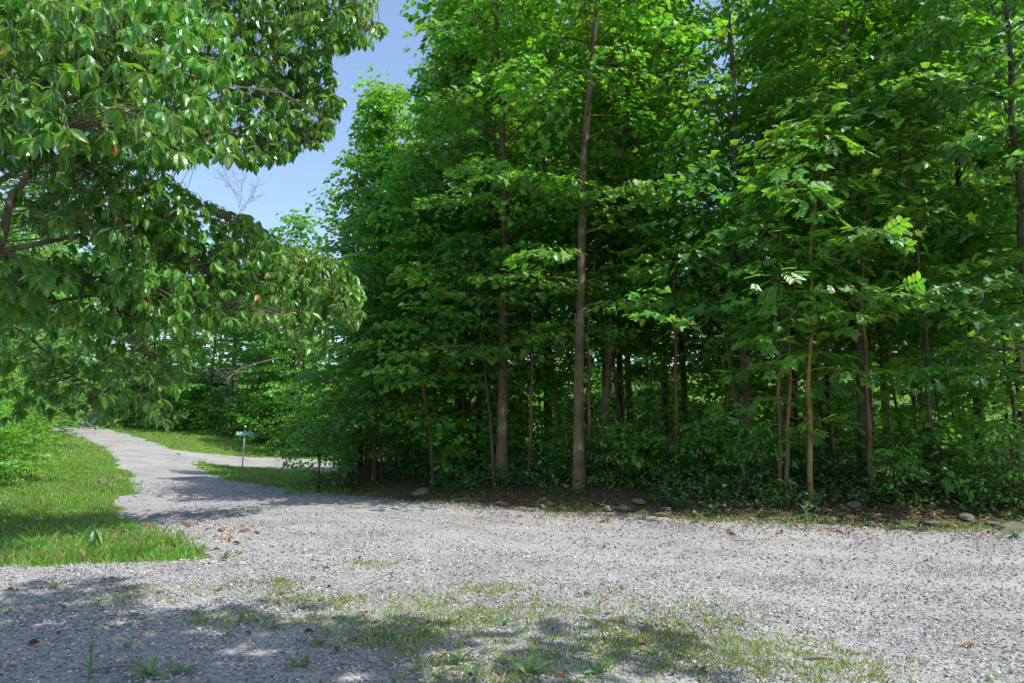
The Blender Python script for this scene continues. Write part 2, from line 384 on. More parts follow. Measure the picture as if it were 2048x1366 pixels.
def strap(n, prof, fold, curl, bend=0.0):
    """long leaf: stations along y with half widths, drooping in -z"""
    V = []; F = []
    for i, wd in enumerate(prof):
        y = i / (len(prof) - 1); z = -curl * y * y
        V += [(-wd, y, z + fold * wd), (0 + bend * y * y, y, z), (wd, y, z + fold * wd)]
    for i in range(len(prof) - 1):
        a, b = 3 * i, 3 * i + 3
        F += [(a, a + 1, b + 1), (a, b + 1, b), (a + 1, a + 2, b + 2), (a + 1, b + 2, b + 1)]
    return np.array(V, float), np.array(F, int)

MAG = [strap(5, [0.012, 0.11, 0.20, 0.18, 0.01], 0.35, c, b) for c, b in ((0.25, 0.04), (0.4, -0.05), (0.15, 0.0), (0.5, 0.03))]
WEEDL = strap(4, [0.03, 0.09, 0.12, 0.02], 0.4, 0.45)

def pinnate(n=4):
    T = Tri()
    for i in range(n):
        y = 0.25 + 0.6 * i / (n - 1)
        for s in (1, -1):
            a = s * math.radians(62); R = np.array([[math.cos(a), math.sin(a), 0], [-math.sin(a), math.cos(a), 0], [0, 0, 1]])
            T.add(OVAL[0] * (0.36 + 0.05 * i) @ R.T + [0, y, -0.05 * y], OVAL[1])
    T.add(OVAL[0] * 0.45 + [0, 0.86, -0.05], OVAL[1])
    T.add([(-.006, 0, 0), (.006, 0, 0), (0, .9, -.05)], [(0, 1, 2)])
    return T.get()
PINN = pinnate()

def frames(yaw, pitch, roll):
    """leaf axes: tip direction by yaw and downward pitch, then a roll about it"""
    cy, sy, cp, sp = np.cos(yaw), np.sin(yaw), np.cos(pitch), np.sin(pitch)
    t = np.stack([cp * sy, cp * cy, -sp], -1)
    nrm = np.stack([sp * sy, sp * cy, cp], -1)
    xx = np.cross(t, nrm)
    cr, sr = np.cos(roll)[:, None], np.sin(roll)[:, None]
    x2 = xx * cr + nrm * sr; n2 = -xx * sr + nrm * cr
    return np.stack([x2, t, n2], -1)

def bake(T, tp, pos, R, s):
    tv, tf = tp; n = len(pos)
    if n == 0: return
    V = np.einsum('nij,kj->nki', R, tv) * np.asarray(s)[:, None, None] + pos[:, None]
    F = tf[None] + (np.arange(n) * len(tv))[:, None, None]
    T.add(V.reshape(-1, 3), F.reshape(-1, 3))

def mat4(pos, R, s):
    m = Matrix.Identity(4)
    for i in range(3):
        for j in range(3): m[i][j] = float(R[i, j] * s)
        m[i][3] = float(pos[i])
    return m

def leaf_objects(parent, tpls, mat, pos, R, s, which, base):
    """single leaves as objects of their own, sharing a few meshes"""
    mes = [mesh('leaf', t[0], t[1], mat) for t in tpls]
    for k, i in enumerate(which):
        o = bpy.data.objects.new('leaf', mes[k % len(mes)]); COL.objects.link(o)
        o.parent = parent; o.matrix_local = mat4(pos[i] - base, R[i], s[i])

def near(x, y):                                              # a landmark that a thing stands by
    px = 1024 + x / y * FPX
    for lim, w_ in ((120, 'by the left edge of the picture'), (260, 'above the top of the road'), (420, 'left of the street sign'), (560, 'around the street sign'), (700, 'by the left corner of the wood'), (900, 'below the sunlit tulip trees'), (1080, 'by the thick dark trunk'), (1180, 'by the pale straight trunk'), (1330, 'right of the leaning grey trunk'), (1460, 'left of the brown trunk'), (1560, 'by the brown trunk'), (1700, 'by the ochre sapling'), (1850, 'by the dark straight trunk')):
        if px < lim: return w_
    return 'towards the right edge'

# ------------------------------------------------------------------ forest trees
def grow(seed, height, cbase, radius, r0, nlimb=46, lean=(0, 0), leaves=50, leaf=0.19, spray=1.15, clear=None, top_r=0.35, stems=None, gap=0.68, low_fac=1.0, wander=0.12, cz=0.7):
    r = np.random.default_rng(seed)
    nt_ = 12
    zt = np.linspace(0, 1, nt_)
    path = np.stack([lean[0] * zt ** 1.2 + np.cumsum(r.normal(0, wander, nt_)) * zt, lean[1] * zt + np.cumsum(r.normal(0, wander, nt_)) * zt, zt * height], 1)
    path[0, :2] = 0
    fine = spline(path, 30); zf = np.linspace(0, 1, 30)
    r0 = r0 * 0.68; rad = r0 * (1 - zf) ** 0.75 * (1 + 0.5 * np.exp(-zf * 30)) + 0.012
    trunk = Tri(); fine[0, 2] = -0.25; tube(trunk, fine, rad, 9)
    limbs = []; cl = []
    for i in range(nlimb):
        f = (i + r.uniform(0, 0.9)) / nlimb
        z = cbase + (height - cbase) * f ** 0.9
        k = min(28, int(z / height * 29)); p0 = fine[k]
        az = i * 2.39996 + r.normal(0, 0.4)
        el = math.radians(8 + 50 * f + r.normal(0, 8))
        prof = (math.sin(math.pi * (0.18 + 0.75 * f)) ** 0.7) * (1 - top_r * f)
        if f < 0.2: prof *= low_fac
        L = max(0.5, radius * prof * r.uniform(0.75, 1.2))
        d = np.array([math.sin(az) * math.cos(el), math.cos(az) * math.cos(el), math.sin(el)])
        droop = 0.12 + 0.14 * (1 - f)
        lp = np.array([p0 + d * L * t + np.array([0, 0, -droop * L * t * t]) + r.normal(0, 0.05, 3) * (t > 0) for t in np.linspace(0, 1, 6)])
        lr = np.interp(zf[k], zf, rad) * 0.32 * (1 - np.linspace(0, 0.9, 6)) + 0.003
        T = Tri(); tube(T, lp, lr, 5)
        n = max(2, int(L / gap))
        for j in range(n + 1):
            s = 0.28 + 0.72 * (j + r.uniform(-.2, .2)) / max(1, n); s = min(max(s, 0.2), 1)
            q = lp[min(5, int(round(s * 5)))] if s >= 0.99 else lp[int(s * 5)] + (lp[int(s * 5) + 1] - lp[int(s * 5)]) * (s * 5 - int(s * 5))
            side = np.array([d[1], -d[0], 0]); side /= np.linalg.norm(side) + 1e-6
            off = (1 if j % 2 else -1) * r.uniform(0.1, 0.35 + 0.9 * (1 - s) * min(1, L / 2.5)) if s < 0.95 else 0
            c = q + side * off + np.array([0, 0, r.uniform(-0.12, 0.15)]) + d * 0.15
            if clear is not None and c[2] < cz * height:
                rel = c - np.array([*fine[min(29, max(0, int(c[2] / height * 29)))][:2], c[2]])
                if rel @ clear > 0.1 and abs(rel[0] * clear[1] - rel[1] * clear[0]) < 0.42: continue
            hd = d * 0.7 + side * np.sign(off) * 0.8 * (off != 0)
            tube(T, [q, (q + c) / 2 + [0, 0, 0.04], c], [0.006, 0.004, 0.002], 3)
            cl.append((c, math.atan2(hd[0], hd[1])))
        limbs.append(T)
    c = np.array([a[0] for a in cl]); yaw0 = np.array([a[1] for a in cl]); n = len(c)
    li = np.repeat(np.arange(n), leaves)
    m = len(li); yw = yaw0[li]
    u = r.uniform(-0.5, 0.5, m); v = r.uniform(-1, 1, m) * np.sqrt(np.clip(0.25 - u * u, 0, 1)) * 1.5
    along = np.stack([np.sin(yw), np.cos(yw)], -1); acr = np.stack([np.cos(yw), -np.sin(yw)], -1)
    size = spray * r.uniform(0.7, 1.3, n)[li]
    tilt = r.normal(0.15, 0.16, n)[li]; tilt2 = r.normal(0, 0.16, n)[li]
    pos = c[li].copy()
    pos[:, :2] += along * (u * size)[:, None] + acr * (v * size)[:, None]
    pos[:, 2] += -(u + 0.5) * size * tilt - 0.28 * size * (u * u + v * v) + v * size * tilt2 + r.normal(0, 0.04, m)
    R = frames(yw + np.arctan2(v, u + 0.45) + r.normal(0, 0.6, m), r.normal(0.34, 0.3, m) + tilt * 0.5, r.normal(0, 0.35, m))
    sc_ = leaf * r.uniform(0.55, 1.25, m) * (0.8 + 0.4 * r.random(n))[li]
    return dict(trunk=trunk, limbs=limbs, pos=pos, R=R, s=sc_)

def crown_mesh(g, tp, mat, keep=None):
    T = Tri(); k = np.ones(len(g['pos']), bool) if keep is None else keep
    bake(T, tp, g['pos'][k], g['R'][k], g['s'][k]); return T.mesh('crown', mat)

def join(limbs):
    T = Tri()
    for l in limbs: T.add(*l.get())
    return T

def hero(name, label, cat, px, d, height, cbase, radius, r0, bark, seed, tp=MAPLE, mat='maple', nleaf=0, group=None, base=None, leaf_lo=True, **kw):
    x, y = (X(px, d), d) if base is None else base
    z = float(H(x, y)); b = np.array([x, y, z])
    cl = np.array([-x, -y]) / math.hypot(x, y)
    if kw.get('clear', True) is True: kw['clear'] = np.array([cl[0], cl[1], 0])
    g = grow(seed, height, cbase, radius, r0, **kw)
    e = ob(name, None, None, b, label=label, category=cat, group=group)
    ob('trunk', g['trunk'].mesh('trunk', M[bark], True), e)
    for l in g['limbs']: ob('branch', l.mesh('branch', M[bark], True), e)
    keep = np.ones(len(g['pos']), bool)
    which = []
    if nleaf:
        wp = g['pos'] + b; dist = np.linalg.norm(wp - [0, 0, CAMZ], axis=1)
        vis = (np.arctan2(wp[:, 2] - CAMZ, wp[:, 1]) < 0.55) & (np.abs(wp[:, 0] / wp[:, 1]) < 0.68)
        score = g['s'] / dist * vis
        which = np.argsort(-score)[:nleaf]; keep[which] = False
    cr = ob('crown', crown_mesh(g, MAPLE_LO if tp is MAPLE and leaf_lo else tp, M[mat], keep), e); cr['kind'] = 'stuff'
    if nleaf: leaf_objects(cr, [tp], M[mat], g['pos'], g['R'], g['s'], which, np.zeros(3))
    return e

PROTO = {}
def proto(key, tp, mat, bark, **kw):
    g = grow(**kw)
    PROTO[key] = (g['trunk'].mesh('trunk', M[bark], True), join(g['limbs']).mesh('branches', M[bark], True), crown_mesh(g, tp, M[mat]))

def plant(key, name, label, cat, x, y, s=1.0, rz=0.0, group=None, sz=None, dz=0.0):
    e = ob(name, None, None, (x, y, float(H(x, y)) + dz), label=label, category=cat, group=group)
    e.rotation_euler = (0, 0, rz); e.scale = (s, s, sz or s)
    t, b, c = PROTO[key]
    ob('trunk' if 'tree' in name else 'stem', t, e); ob('branches', b, e); o = ob('crown' if 'tree' in name else 'foliage', c, e); o['kind'] = 'stuff'
    return e

proto('tall1', MAPLE_LO, 'maple', 'bark_dark', seed=11, height=17, cbase=4.5, radius=3.0, r0=0.15, nlimb=46, leaves=42, leaf=0.21)
proto('tall2', MAPLE_LO, 'maple_d', 'bark_dark', seed=12, height=16, cbase=3.5, radius=2.7, r0=0.12, nlimb=46, leaves=42, leaf=0.21)
proto('tall3', MAPLE_LO, 'maple_y', 'bark', seed=13, height=18, cbase=5.5, radius=3.2, r0=0.16, nlimb=46, leaves=42, leaf=0.21)
proto('thin', MAPLE_LO, 'maple', 'bark_dark', seed=14, height=10, cbase=2.6, radius=1.7, r0=0.06, nlimb=20, leaves=20, leaf=0.18)
proto('dense', MAPLE_LO, 'maple', 'bark_dark', seed=15, height=12, cbase=0.9, radius=2.7, r0=0.11, nlimb=40, leaves=26, leaf=0.19, low_fac=1.25)
proto('young1', MAPLE_LO, 'maple_y', 'bark_dark', seed=21, height=5.5, cbase=0.9, radius=2.2, r0=0.05, nlimb=24, leaves=28, leaf=0.17, wander=0.06, low_fac=1.4)
proto('young2', MAPLE_LO, 'maple', 'bark_dark', seed=22, height=4.2, cbase=0.6, radius=1.9, r0=0.04, nlimb=20, leaves=28, leaf=0.17, wander=0.06, low_fac=1.4)
proto('pole1', MAPLE_LO, 'maple', 'bark_red', seed=23, height=8, cbase=3.6, radius=1.6, r0=0.05, nlimb=16, leaves=28, leaf=0.18, wander=0.1, lean=(0.5, 0.1))
proto('pole2', MAPLE_LO, 'maple_d', 'bark_dark', seed=24, height=7, cbase=3.2, radius=1.4, r0=0.042, nlimb=14, leaves=28, leaf=0.18, wander=0.12, lean=(-0.7, 0.2))
proto('far1', MAPLE_LO, 'maple_far', 'bark_dark', seed=16, height=18, cbase=1.5, radius=4.6, r0=0.2, nlimb=44, leaves=22, leaf=0.30, spray=1.3, gap=0.75)
proto('far2', MAPLE_LO, 'maple_far', 'bark_dark', seed=17, height=16, cbase=1.0, radius=4.2, r0=0.18, nlimb=44, leaves=22, leaf=0.30, spray=1.3, gap=0.75)
proto('shrub1', OVAL, 'shrub', 'bark_dark', seed=18, height=1.5, cbase=0.12, radius=0.85, r0=0.02, nlimb=20, leaves=16, leaf=0.14, spray=0.5, gap=0.3, wander=0.03)
proto('shrub2', MAPLE_LO, 'shrub', 'bark_dark', seed=19, height=1.2, cbase=0.1, radius=0.9, r0=0.02, nlimb=18, leaves=16, leaf=0.165, spray=0.5, gap=0.3, wander=0.03)
proto('bigshrub', OVAL, 'shrub', 'bark_dark', seed=20, height=3.2, cbase=0.1, radius=1.7, r0=0.05, nlimb=40, leaves=22, leaf=0.2, spray=0.8, gap=0.4, low_fac=1.5, wander=0.04)

NL = 200
hero('maple_tree', 'tall pale grey trunked maple, straightest trunk in the middle of the wood edge', 'tree', 1157, 19, 19, 4.2, 3.9, 0.19, 'bark', 101, cz=1.0, nleaf=NL, lean=(0.75, 0.2))
hero('maple_tree', 'grey maple leaning to the right just beside the straight pale trunk', 'tree', 1205, 21, 17, 5.5, 2.8, 0.16, 'bark', 102, mat='maple_y', leaf=0.165, lean=(1.1, 0.5), tp=MAPLE_LO)
hero('maple_tree', 'dark maple with a thick trunk left of the pale straight one', 'tree', 1003, 21, 18, 3.2, 3.8, 0.21, 'bark', 103, lean=(0.3, 0.3), nleaf=NL)
hero('maple_tree', 'brown trunked maple right of the middle, behind the ochre sapling', 'tree', 1497, 19, 18, 4.4, 3.7, 0.17, 'bark', 104, cz=1.0, lean=(-0.1, 0.2), nleaf=NL)
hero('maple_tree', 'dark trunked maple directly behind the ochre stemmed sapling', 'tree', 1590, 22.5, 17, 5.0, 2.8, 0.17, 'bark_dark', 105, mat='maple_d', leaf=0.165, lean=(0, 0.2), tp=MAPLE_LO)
hero('maple_tree', 'dark straight maple right of the ochre sapling with boughs reaching the right edge', 'tree', 1727, 18, 18, 3.8, 3.9, 0.16, 'bark_dark', 106, cz=1.0, leaf=0.2, lean=(0.2, 0.2), nleaf=NL)
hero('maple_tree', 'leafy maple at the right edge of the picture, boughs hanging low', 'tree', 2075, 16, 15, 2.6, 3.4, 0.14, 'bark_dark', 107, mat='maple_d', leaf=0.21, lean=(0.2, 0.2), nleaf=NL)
hero('ash_sapling', 'slender sapling with bright ochre stem and feathered leaves at the roadside', 'sapling', 1614, 16.2, 9.2, 2.6, 2.1, 0.065, 'bark_ochre', 108, tp=PINN, mat='pinnate', nleaf=300, lean=(0.15, 0.1), nlimb=26, leaves=7, leaf=0.36, spray=0.8, gap=0.45)
hero('ash_sapling', 'short reddish stemmed sapling just left of the ochre one', 'sapling', 1566, 16.6, 5.2, 1.5, 1.5, 0.055, 'bark_red', 109, tp=PINN, mat='pinnate', lean=(0.35, 0.2), nlimb=16, leaves=7, leaf=0.34, spray=0.7, gap=0.45)
hero('tulip_sapling', 'young broad leaved tulip tree with bright lit bough near the right', 'sapling', 1870, 16.4, 8.4, 3.0, 2.3, 0.05, 'bark_dark', 114, mat='maple_y', nleaf=250, leaf_lo=False, lean=(-0.3, 0.1), nlimb=22, leaves=18, leaf=0.22, spray=0.9)
hero('tulip_tree', 'sunlit leafy tulip tree at the left end of the wood against the sky', 'tree', 915, 25, 17.5, 1.8, 3.4, 0.2, 'bark_dark', 110, mat='maple_y', nleaf=NL, nlimb=52, leaves=48, clear=None, tp=MAPLE_LO, top_r=0.75)
hero('tulip_tree', 'sunlit tulip tree whose top stands below the blue sky gap', 'tree', 745, 29, 15, 1.2, 3.2, 0.17, 'bark_dark', 111, nlimb=52, leaves=48, clear=None, tp=MAPLE_LO, top_r=0.75)
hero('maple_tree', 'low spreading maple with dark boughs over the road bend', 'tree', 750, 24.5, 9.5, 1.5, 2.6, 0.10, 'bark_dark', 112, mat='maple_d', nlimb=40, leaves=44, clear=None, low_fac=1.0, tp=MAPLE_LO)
hero('maple_tree', 'slanting young maple in the shade above the grey boulder', 'tree', 868, 22, 10, 1.8, 2.4, 0.07, 'bark_dark', 113, nlimb=30, lean=(-1.6, 0.6), clear=None, tp=MAPLE_LO)

# the rest of the wood
def free(x, y, lst, r):
    return all((x - a) ** 2 + (y - b) ** 2 > r * r for a, b in lst)
used = [(X(p, d), d) for p, d in ((1157, 19), (1205, 21), (1003, 21), (1497, 19), (1590, 22.5), (1727, 18), (2060, 15.5), (895, 25), (745, 29), (750, 24.5))]
for px, d, key, s, lab in ((720, 28, 'dense', 1.0, 'leafy tree hiding the end of the side drive, foliage to the ground'), (600, 52, 'dense', 1.2, 'leafy tree behind the side drive left of the wood, lower than its neighbour'), (930, 24, 'tall2', 0.95, 'dark stemmed maple between the tulip tree and the thick trunked maple'),
                          (1120, 22.5, 'thin', 1.1, 'thin dark stem just left of the pale straight trunk'), (1262, 24, 'tall1', 0.95, 'dark straight stem right of the leaning grey maple'), (1372, 24, 'tall2', 1.0, 'dark slim maple in the gap between the leaning and the brown trunk'), (1660, 25, 'tall1', 1.0, 'dark maple set back between the ochre sapling and the dark straight maple'),
                          (1850, 21, 'tall2', 1.0, 'slim shaded maple left of the right edge'), (1960, 19, 'tall1', 0.95, 'shaded maple close to the right edge of the wood'), (780, 33, 'tall3', 0.95, 'tall tree behind the sunlit tulip trees'), (960, 29, 'tall3', 1.0, 'tall pale stemmed tree set back behind the thick trunked maple')):
    x, y = X(px, d), d; used.append((x, y)); plant(key, 'maple_tree', lab, 'tree', x, y, s, random.uniform(0, 6.28))
for i, (t, o, s, lab) in enumerate(((-.45, 3.6, 1, 'young leafy maple at the far right of the wood edge'), (-.25, 5, 1.1, 'young leafy maple left of the right edge'), (-.1, 4.5, .9, 'young leafy maple behind the bright tulip sapling'), (.08, 6, 1.1, 'young leafy maple behind the dark straight maple'), (.2, 5.2, .8, 'young leafy maple right behind the ochre sapling'), (.33, 6.2, 1.0, 'young leafy maple left of the brown trunk'),
        (.52, 5.5, .75, 'young leafy maple behind the pale straight trunk'), (.62, 6.2, 1.0, 'young leafy maple between the pale and the thick trunk'), (.72, 5.0, 1.0, 'young leafy maple left of the thick trunked maple'), (.8, 3.4, .9, 'young leafy maple above the boulder'), (.9, 4.2, 1.0, 'young leafy maple right of the low spreading maple'),
        (1.02, 3.2, 1.0, 'young leafy maple at the left corner of the wood'), (1.15, 4.6, 1.1, 'young leafy maple behind the left corner bush'), (.0, 10, 1.1, 'young maple deep behind the ochre sapling'), (1.0, 8, 1.2, 'young maple deep behind the left corner'))):
    q = edge_pt(t, o); plant('young1' if i % 2 else 'young2', 'young_maple_tree', lab, 'tree', float(q[0]), float(q[1]), s * random.uniform(.9, 1.1), random.uniform(0, 6.28))
for i in range(22):
    t = -0.4 + 1.5 * (i + random.uniform(-.3, .3)) / 22; q = edge_pt(t, random.uniform(2.2, 7.5)); x, y = float(q[0]), float(q[1])
    plant('pole1' if i % 2 else 'pole2', 'pole_sapling_tree', 'slim bare stemmed pole sapling in the wood ' + near(x, y), 'sapling', x, y, random.uniform(.8, 1.25), random.uniform(-.5, .5), 'slim pole saplings in the wood')
r = np.random.default_rng(31); cnt = 0
for _ in range(4000):
    if cnt >= 26: break
    y = r.uniform(21, 39); x = r.uniform(-6, 26)
    if edge_dist(x, y) < 6 or abs(x / y) > 0.8 or not free(x, y, used, 3.0): continue
    used.append((x, y)); cnt += 1
    plant(['tall1', 'tall2', 'tall3', 'thin'][cnt % 4], 'forest_tree', 'slender tree deep inside the wood, seen ' + near(x, y), 'tree', x, y, r.uniform(0.95, 1.2), r.uniform(0, 6.28), 'slender trees deep inside the wood', sz=r.uniform(1.15, 1.4))
# trees beyond the side drive and up the hill
far = []
for _ in range(4000):
    if len(far) >= 30: break
    y = r.uniform(53, 90); x = r.uniform(-0.75, 0.75) * y
    rx = ROAD[:, 0][(np.abs(ROAD[:, 1] - y) < 8)]
    if len(rx) and x > -0.62 * y - 3 and x < rx.max() + 4 and y < 84 and x < -10: 
        if x > rx.min() - 4: continue
    if -31 < x < -9 and y < 58: continue
    if not free(x, y, far, 5.0): continue
    far.append((x, y)); lb = ('broad tree on the slope beyond the side drive, ' if x < -6 else 'far tree glimpsed behind the wood ') + near(x, y)
    plant('far1' if len(far) % 2 else 'far2', 'hillside_tree', lb, 'tree', x, y, r.uniform(0.8, 1.1), r.uniform(0, 6.28), 'trees on the slope behind the side drive' if x < -6 else 'trees behind the wood')
for i in range(17):
    x = -5 + i * 3.1 + random.uniform(-.8, .8); y = 51.5 + random.uniform(0, 4)
    plant('far2' if i % 2 else 'far1', 'clearing_tree', 'sunlit tree beyond the clearing, seen between trunks ' + near(x, y), 'tree', x, y, random.uniform(.75, 1.0), random.uniform(0, 6.28), 'row of trees beyond the clearing')
for i, (px, d, s) in enumerate(((250, 66, .9), (300, 72, 1.0), (350, 64, .62), (415, 62, .8), (460, 66, .9), (510, 60, .85), (555, 62, .8), (600, 58, .75), (330, 82, 1.1), (430, 84, 1.15), (520, 80, 1.15), (120, 88, 1.0), (60, 84, 1.0), (-20, 70, 1.0), (200, 94, 1.1), (10, 60, .9), (140, 101, 1.1), (85, 103, 1.1), (30, 98, 1.1), (170, 112, 1.3), (110, 115, 1.3), (50, 112, 1.3), (250, 105, 1.2))):
    plant('far1' if i % 2 else 'far2', 'slope_tree', 'leafy tree on the slope above the far road, ' + near(X(px, d), d), 'tree', X(px, d), d, s, random.uniform(0, 6.28), 'leafy trees on the slope above the far road')
for x, y, s, lb in ((-19, 24, 0.62, 'leafy tree at the left edge overhanging the far road'), (-24, 34, 0.75, 'bright green tree at the left edge behind the grass bank'), (-27, 40, 0.95, 'tall leafy tree at the left edge behind the bank'), (-36, 56, 1.15, 'tallest tree at the left edge beyond the road top'), (-42, 66, 1.25, 'distant broad tree at the left edge of the picture'), (-31, 48, 0.8, 'tree at the left edge beside the top of the road'), (-18.5, 22, 0.45, 'small leafy tree at the left edge above the grass bank')):
    plant('far2', 'roadside_tree', lb, 'tree', x, y, s, random.uniform(0, 6.28))
hero('shade_tree', 'tall tree behind the viewer, known by its shade on the near gravel', 'tree', 0, 0, 14, 7.4, 6.2, 0.3, 'bark', 131, base=(1.2, -1.2), lean=(-0.4, 2.8), tp=MAPLE_LO, clear=None, nlimb=40, leaf=0.24, top_r=0.3)

# ------------------------------------------------------------------ big-leaved magnolia on the left
def magnolia():
    r = np.random.default_rng(77)
    base = np.array([-13.2, 13.8, float(H(-13.2, 13.8))]); DS = 1.25
    e = ob('magnolia_tree', None, None, base, label='big leaved magnolia with drooping leaf whorls filling the upper left', category='tree')
    trunk = spline([base + [0, 0, -.3], base + [.1, 0, 2], base + [.3, -.2, 5], base + [.5, 0, 9], base + [.4, .2, 14]], 24)
    T = Tri(); tube(T, trunk - base, np.linspace(0.26, 0.04, 24), 12); ob('trunk', T.mesh('trunk', M['bark_mag'], True), e)
    tp = lambda z: np.array([base[0] + 0.03 * z, base[1], base[2] + z * 1.2])
    spec = [  # limbs as (start height, [(px, py, depth)...], radius)
        (1.8, [(-60, 560, 9.0), (0, 490, 8.6), (22, 400, 8.6), (58, 348, 8.7), (120, 230, 9.0), (160, 120, 9.3), (210, -20, 9.6), (260, -200, 10)], 0.085),
        (2.2, [(-80, 520, 9.4), (0, 503, 9.4), (100, 482, 9.6), (195, 463, 9.9), (330, 440, 10.6), (430, 430, 11.5)], 0.07),
        (1.6, [(-50, 630, 10), (90, 608, 10), (215, 588, 10.2), (350, 600, 11), (460, 640, 12)], 0.06),
        (3.2, [(60, 330, 10.5), (290, 412, 11), (350, 470, 11.4), (440, 560, 12), (540, 560, 12.6), (660, 590, 13.2)], 0.06),
        (4.2, [(20, 160, 10), (140, 190, 10), (300, 110, 10.5), (480, 120, 11.3), (620, 180, 12), (685, 215, 12.5)], 0.07),
        (5.0, [(60, -40, 10.5), (250, -10, 10.5), (450, -20, 11), (640, 10, 11.6), (760, 70, 12)], 0.07),
        (3.8, [(100, 240, 9.6), (330, 180, 10), (440, 260, 10.8), (560, 290, 11.6), (650, 280, 12.3)], 0.055),
        (1.9, [(60, 560, 10.6), (230, 600, 10.6), (290, 690, 11), (310, 780, 11.5), (350, 830, 12)], 0.045),
        (1.5, [(-60, 640, 12), (40, 660, 12.5), (130, 740, 13), (230, 800, 13.5)], 0.045),
        (4.5, [(-100, 100, 8.2), (60, 220, 7.6), (120, 260, 7.2)], 0.05),
        (4.0, [(20, 190, 8.4), (200, 225, 8.0), (330, 245, 8.1), (430, 270, 8.6)], 0.05), (4.4, [(120, 120, 8.6), (300, 130, 8.3), (440, 170, 8.6)], 0.045),
        (4.6, [(0, 60, 9), (120, 70, 8.6), (260, 60, 8.6), (330, 110, 9)], 0.05),
        (3.4, [(0, 360, 12.5), (300, 360, 13), (420, 420, 13.5), (500, 470, 14)], 0.05),
        (6.5, [(-100, -300, 11), (200, -250, 12), (500, -200, 13), (700, -120, 13.5)], 0.07),
        (7.5, [(-300, -600, 10), (0, -700, 9), (300, -650, 9)], 0.07),
        (6.0, [(-500, -200, 9), (-300, -300, 7), (-100, -420, 6)], 0.07),
        (5.0, [(-700, 200, 11), (-900, 100, 13)], 0.06), (7.0, [(-600, -300, 12), (-500, -500, 14)], 0.06),
        (3.0, [(-300, 300, 13), (-200, 350, 15), (-80, 480, 16.5)], 0.06)]
    limbs = []
    for z0, pp, rad in spec:
        pts = [tp(z0)] + [P(a, b, c_ * DS) for a, b, c_ in pp]
        if np.linalg.norm(pts[0] - pts[1]) > 1e-6: pts = np.array(pts)
        c = spline(pts, 7 * len(pts)); limbs.append((c, rad, Tri()))
        tube(limbs[-1][2], c - base, np.linspace(rad, 0.012, len(c)), 7)
    L = np.concatenate([c for c, _, _ in limbs]); owner = np.concatenate([[i] * len(c) for i, (c, _, _) in enumerate(limbs)])
    polyA = np.array([(-60, -60), (740, -60), (772, 60), (735, 95), (650, 110), (690, 195), (668, 250), (625, 300), (560, 315), (500, 335), (420, 300), (360, 320), (300, 330), (420, 400), (520, 440), (560, 480), (690, 510), (725, 570), (735, 640), (650, 670), (655, 735), (600, 690), (520, 640), (430, 650), (400, 720), (350, 790), (345, 845), (290, 830), (200, 815), (140, 830), (-60, 850)], float)
    C = []
    while len(C) < 4700:
        px, py = r.uniform(-60, 775), r.uniform(-60, 850)
        if not inside(polyA, np.array([px]), np.array([py]))[0]: continue
        if any(x0 < px < x1 and y0 < py < y1 and r.random() < .9 for x0, x1, y0, y1 in ((-20, 75, 330, 520), (0, 200, 445, 512), (85, 220, 575, 622))): continue
        if py > 640 and r.random() < (0.35 if px > 180 else 0.75): continue
        if 230 < px < 560 and 640 < py < 780 and r.random() < 0.55: continue
        proj = L[::3]
        u = 1024 + proj[:, 0] / proj[:, 1] * FPX; vv = 881 - (proj[:, 2] - CAMZ) / proj[:, 1] * FPX
        k = np.argsort((u - px) ** 2 + (vv - py) ** 2)[:4]; dd = proj[r.choice(k), 1] + r.normal(0, 0.9)
        dd = max(8.2, dd); C.append(P(px, py, dd))
    vis = len(C)
    while len(C) < vis + 700:                                 # the part of the crown outside the picture
        a = r.normal(0, 1, 3); a /= np.linalg.norm(a); c = base + [0.5, 0, 8.2] + a * r.uniform(0.55, 1, 1) * [6.5, 6.5, 6]
        if c[2] < 2.2: continue
        u, v = 1024 + c[0] / max(c[1], .5) * FPX, 881 - (c[2] - CAMZ) / max(c[1], .5) * FPX
        if u > -60 and v > -60: continue
        C.append(c)
    C = np.array(C)
    pos, yaw, pit, rol, sz = [], [], [], [], []
    for c in C:
        dd = np.linalg.norm(L - c, axis=1) + 0.5 * np.abs(L[:, 2] - c[2]); i = int(np.argmin(dd)); q = L[i]
        if dd[i] > (2.1 if c[2] < 9 and c[1] > 6 else 3): continue
        T = limbs[owner[i]][2]
        mid = (q + c) / 2 + [0, 0, 0.12 * np.linalg.norm(q - c)]
        tube(T, np.array([q, mid, c]) - base, [0.009, 0.006, 0.004], 4)
        hd = math.atan2(*(c - q)[:2]) if np.linalg.norm((c - q)[:2]) > 0.05 else r.uniform(0, 6.28)
        n = int(r.integers(6, 10)); y0 = r.uniform(0, 6.28)
        for k in range(n):
            back = r.uniform(0, 0.10)
            d_ = (c - mid); d_ /= np.linalg.norm(d_) + 1e-6
            pos.append(c - d_ * back); yaw.append(y0 + k * 6.283 / n + r.normal(0, 0.25)); pit.append(r.normal(0.75, 0.4)); rol.append(r.normal(0, 0.35)); sz.append(r.uniform(0.13, 0.27))
    pos = np.array(pos); R = frames(np.array(yaw), np.array(pit), np.array(rol)); sz = np.array(sz)
    for c, rad, T in limbs: ob('branch', T.mesh('branch', M['bark_mag'], True), e)
    u = 1024 + pos[:, 0] / np.maximum(pos[:, 1], 1) * FPX; v = 881 - (pos[:, 2] - CAMZ) / np.maximum(pos[:, 1], 1) * FPX
    score = sz / np.linalg.norm(pos - [0, 0, CAMZ], axis=1) * ((u > 0) & (v > 0) & (u < 800))
    which = np.argsort(-score)[:300]; keep = np.ones(len(pos), bool); keep[which] = False
    T = Tri(); ids = np.where(keep)[0]
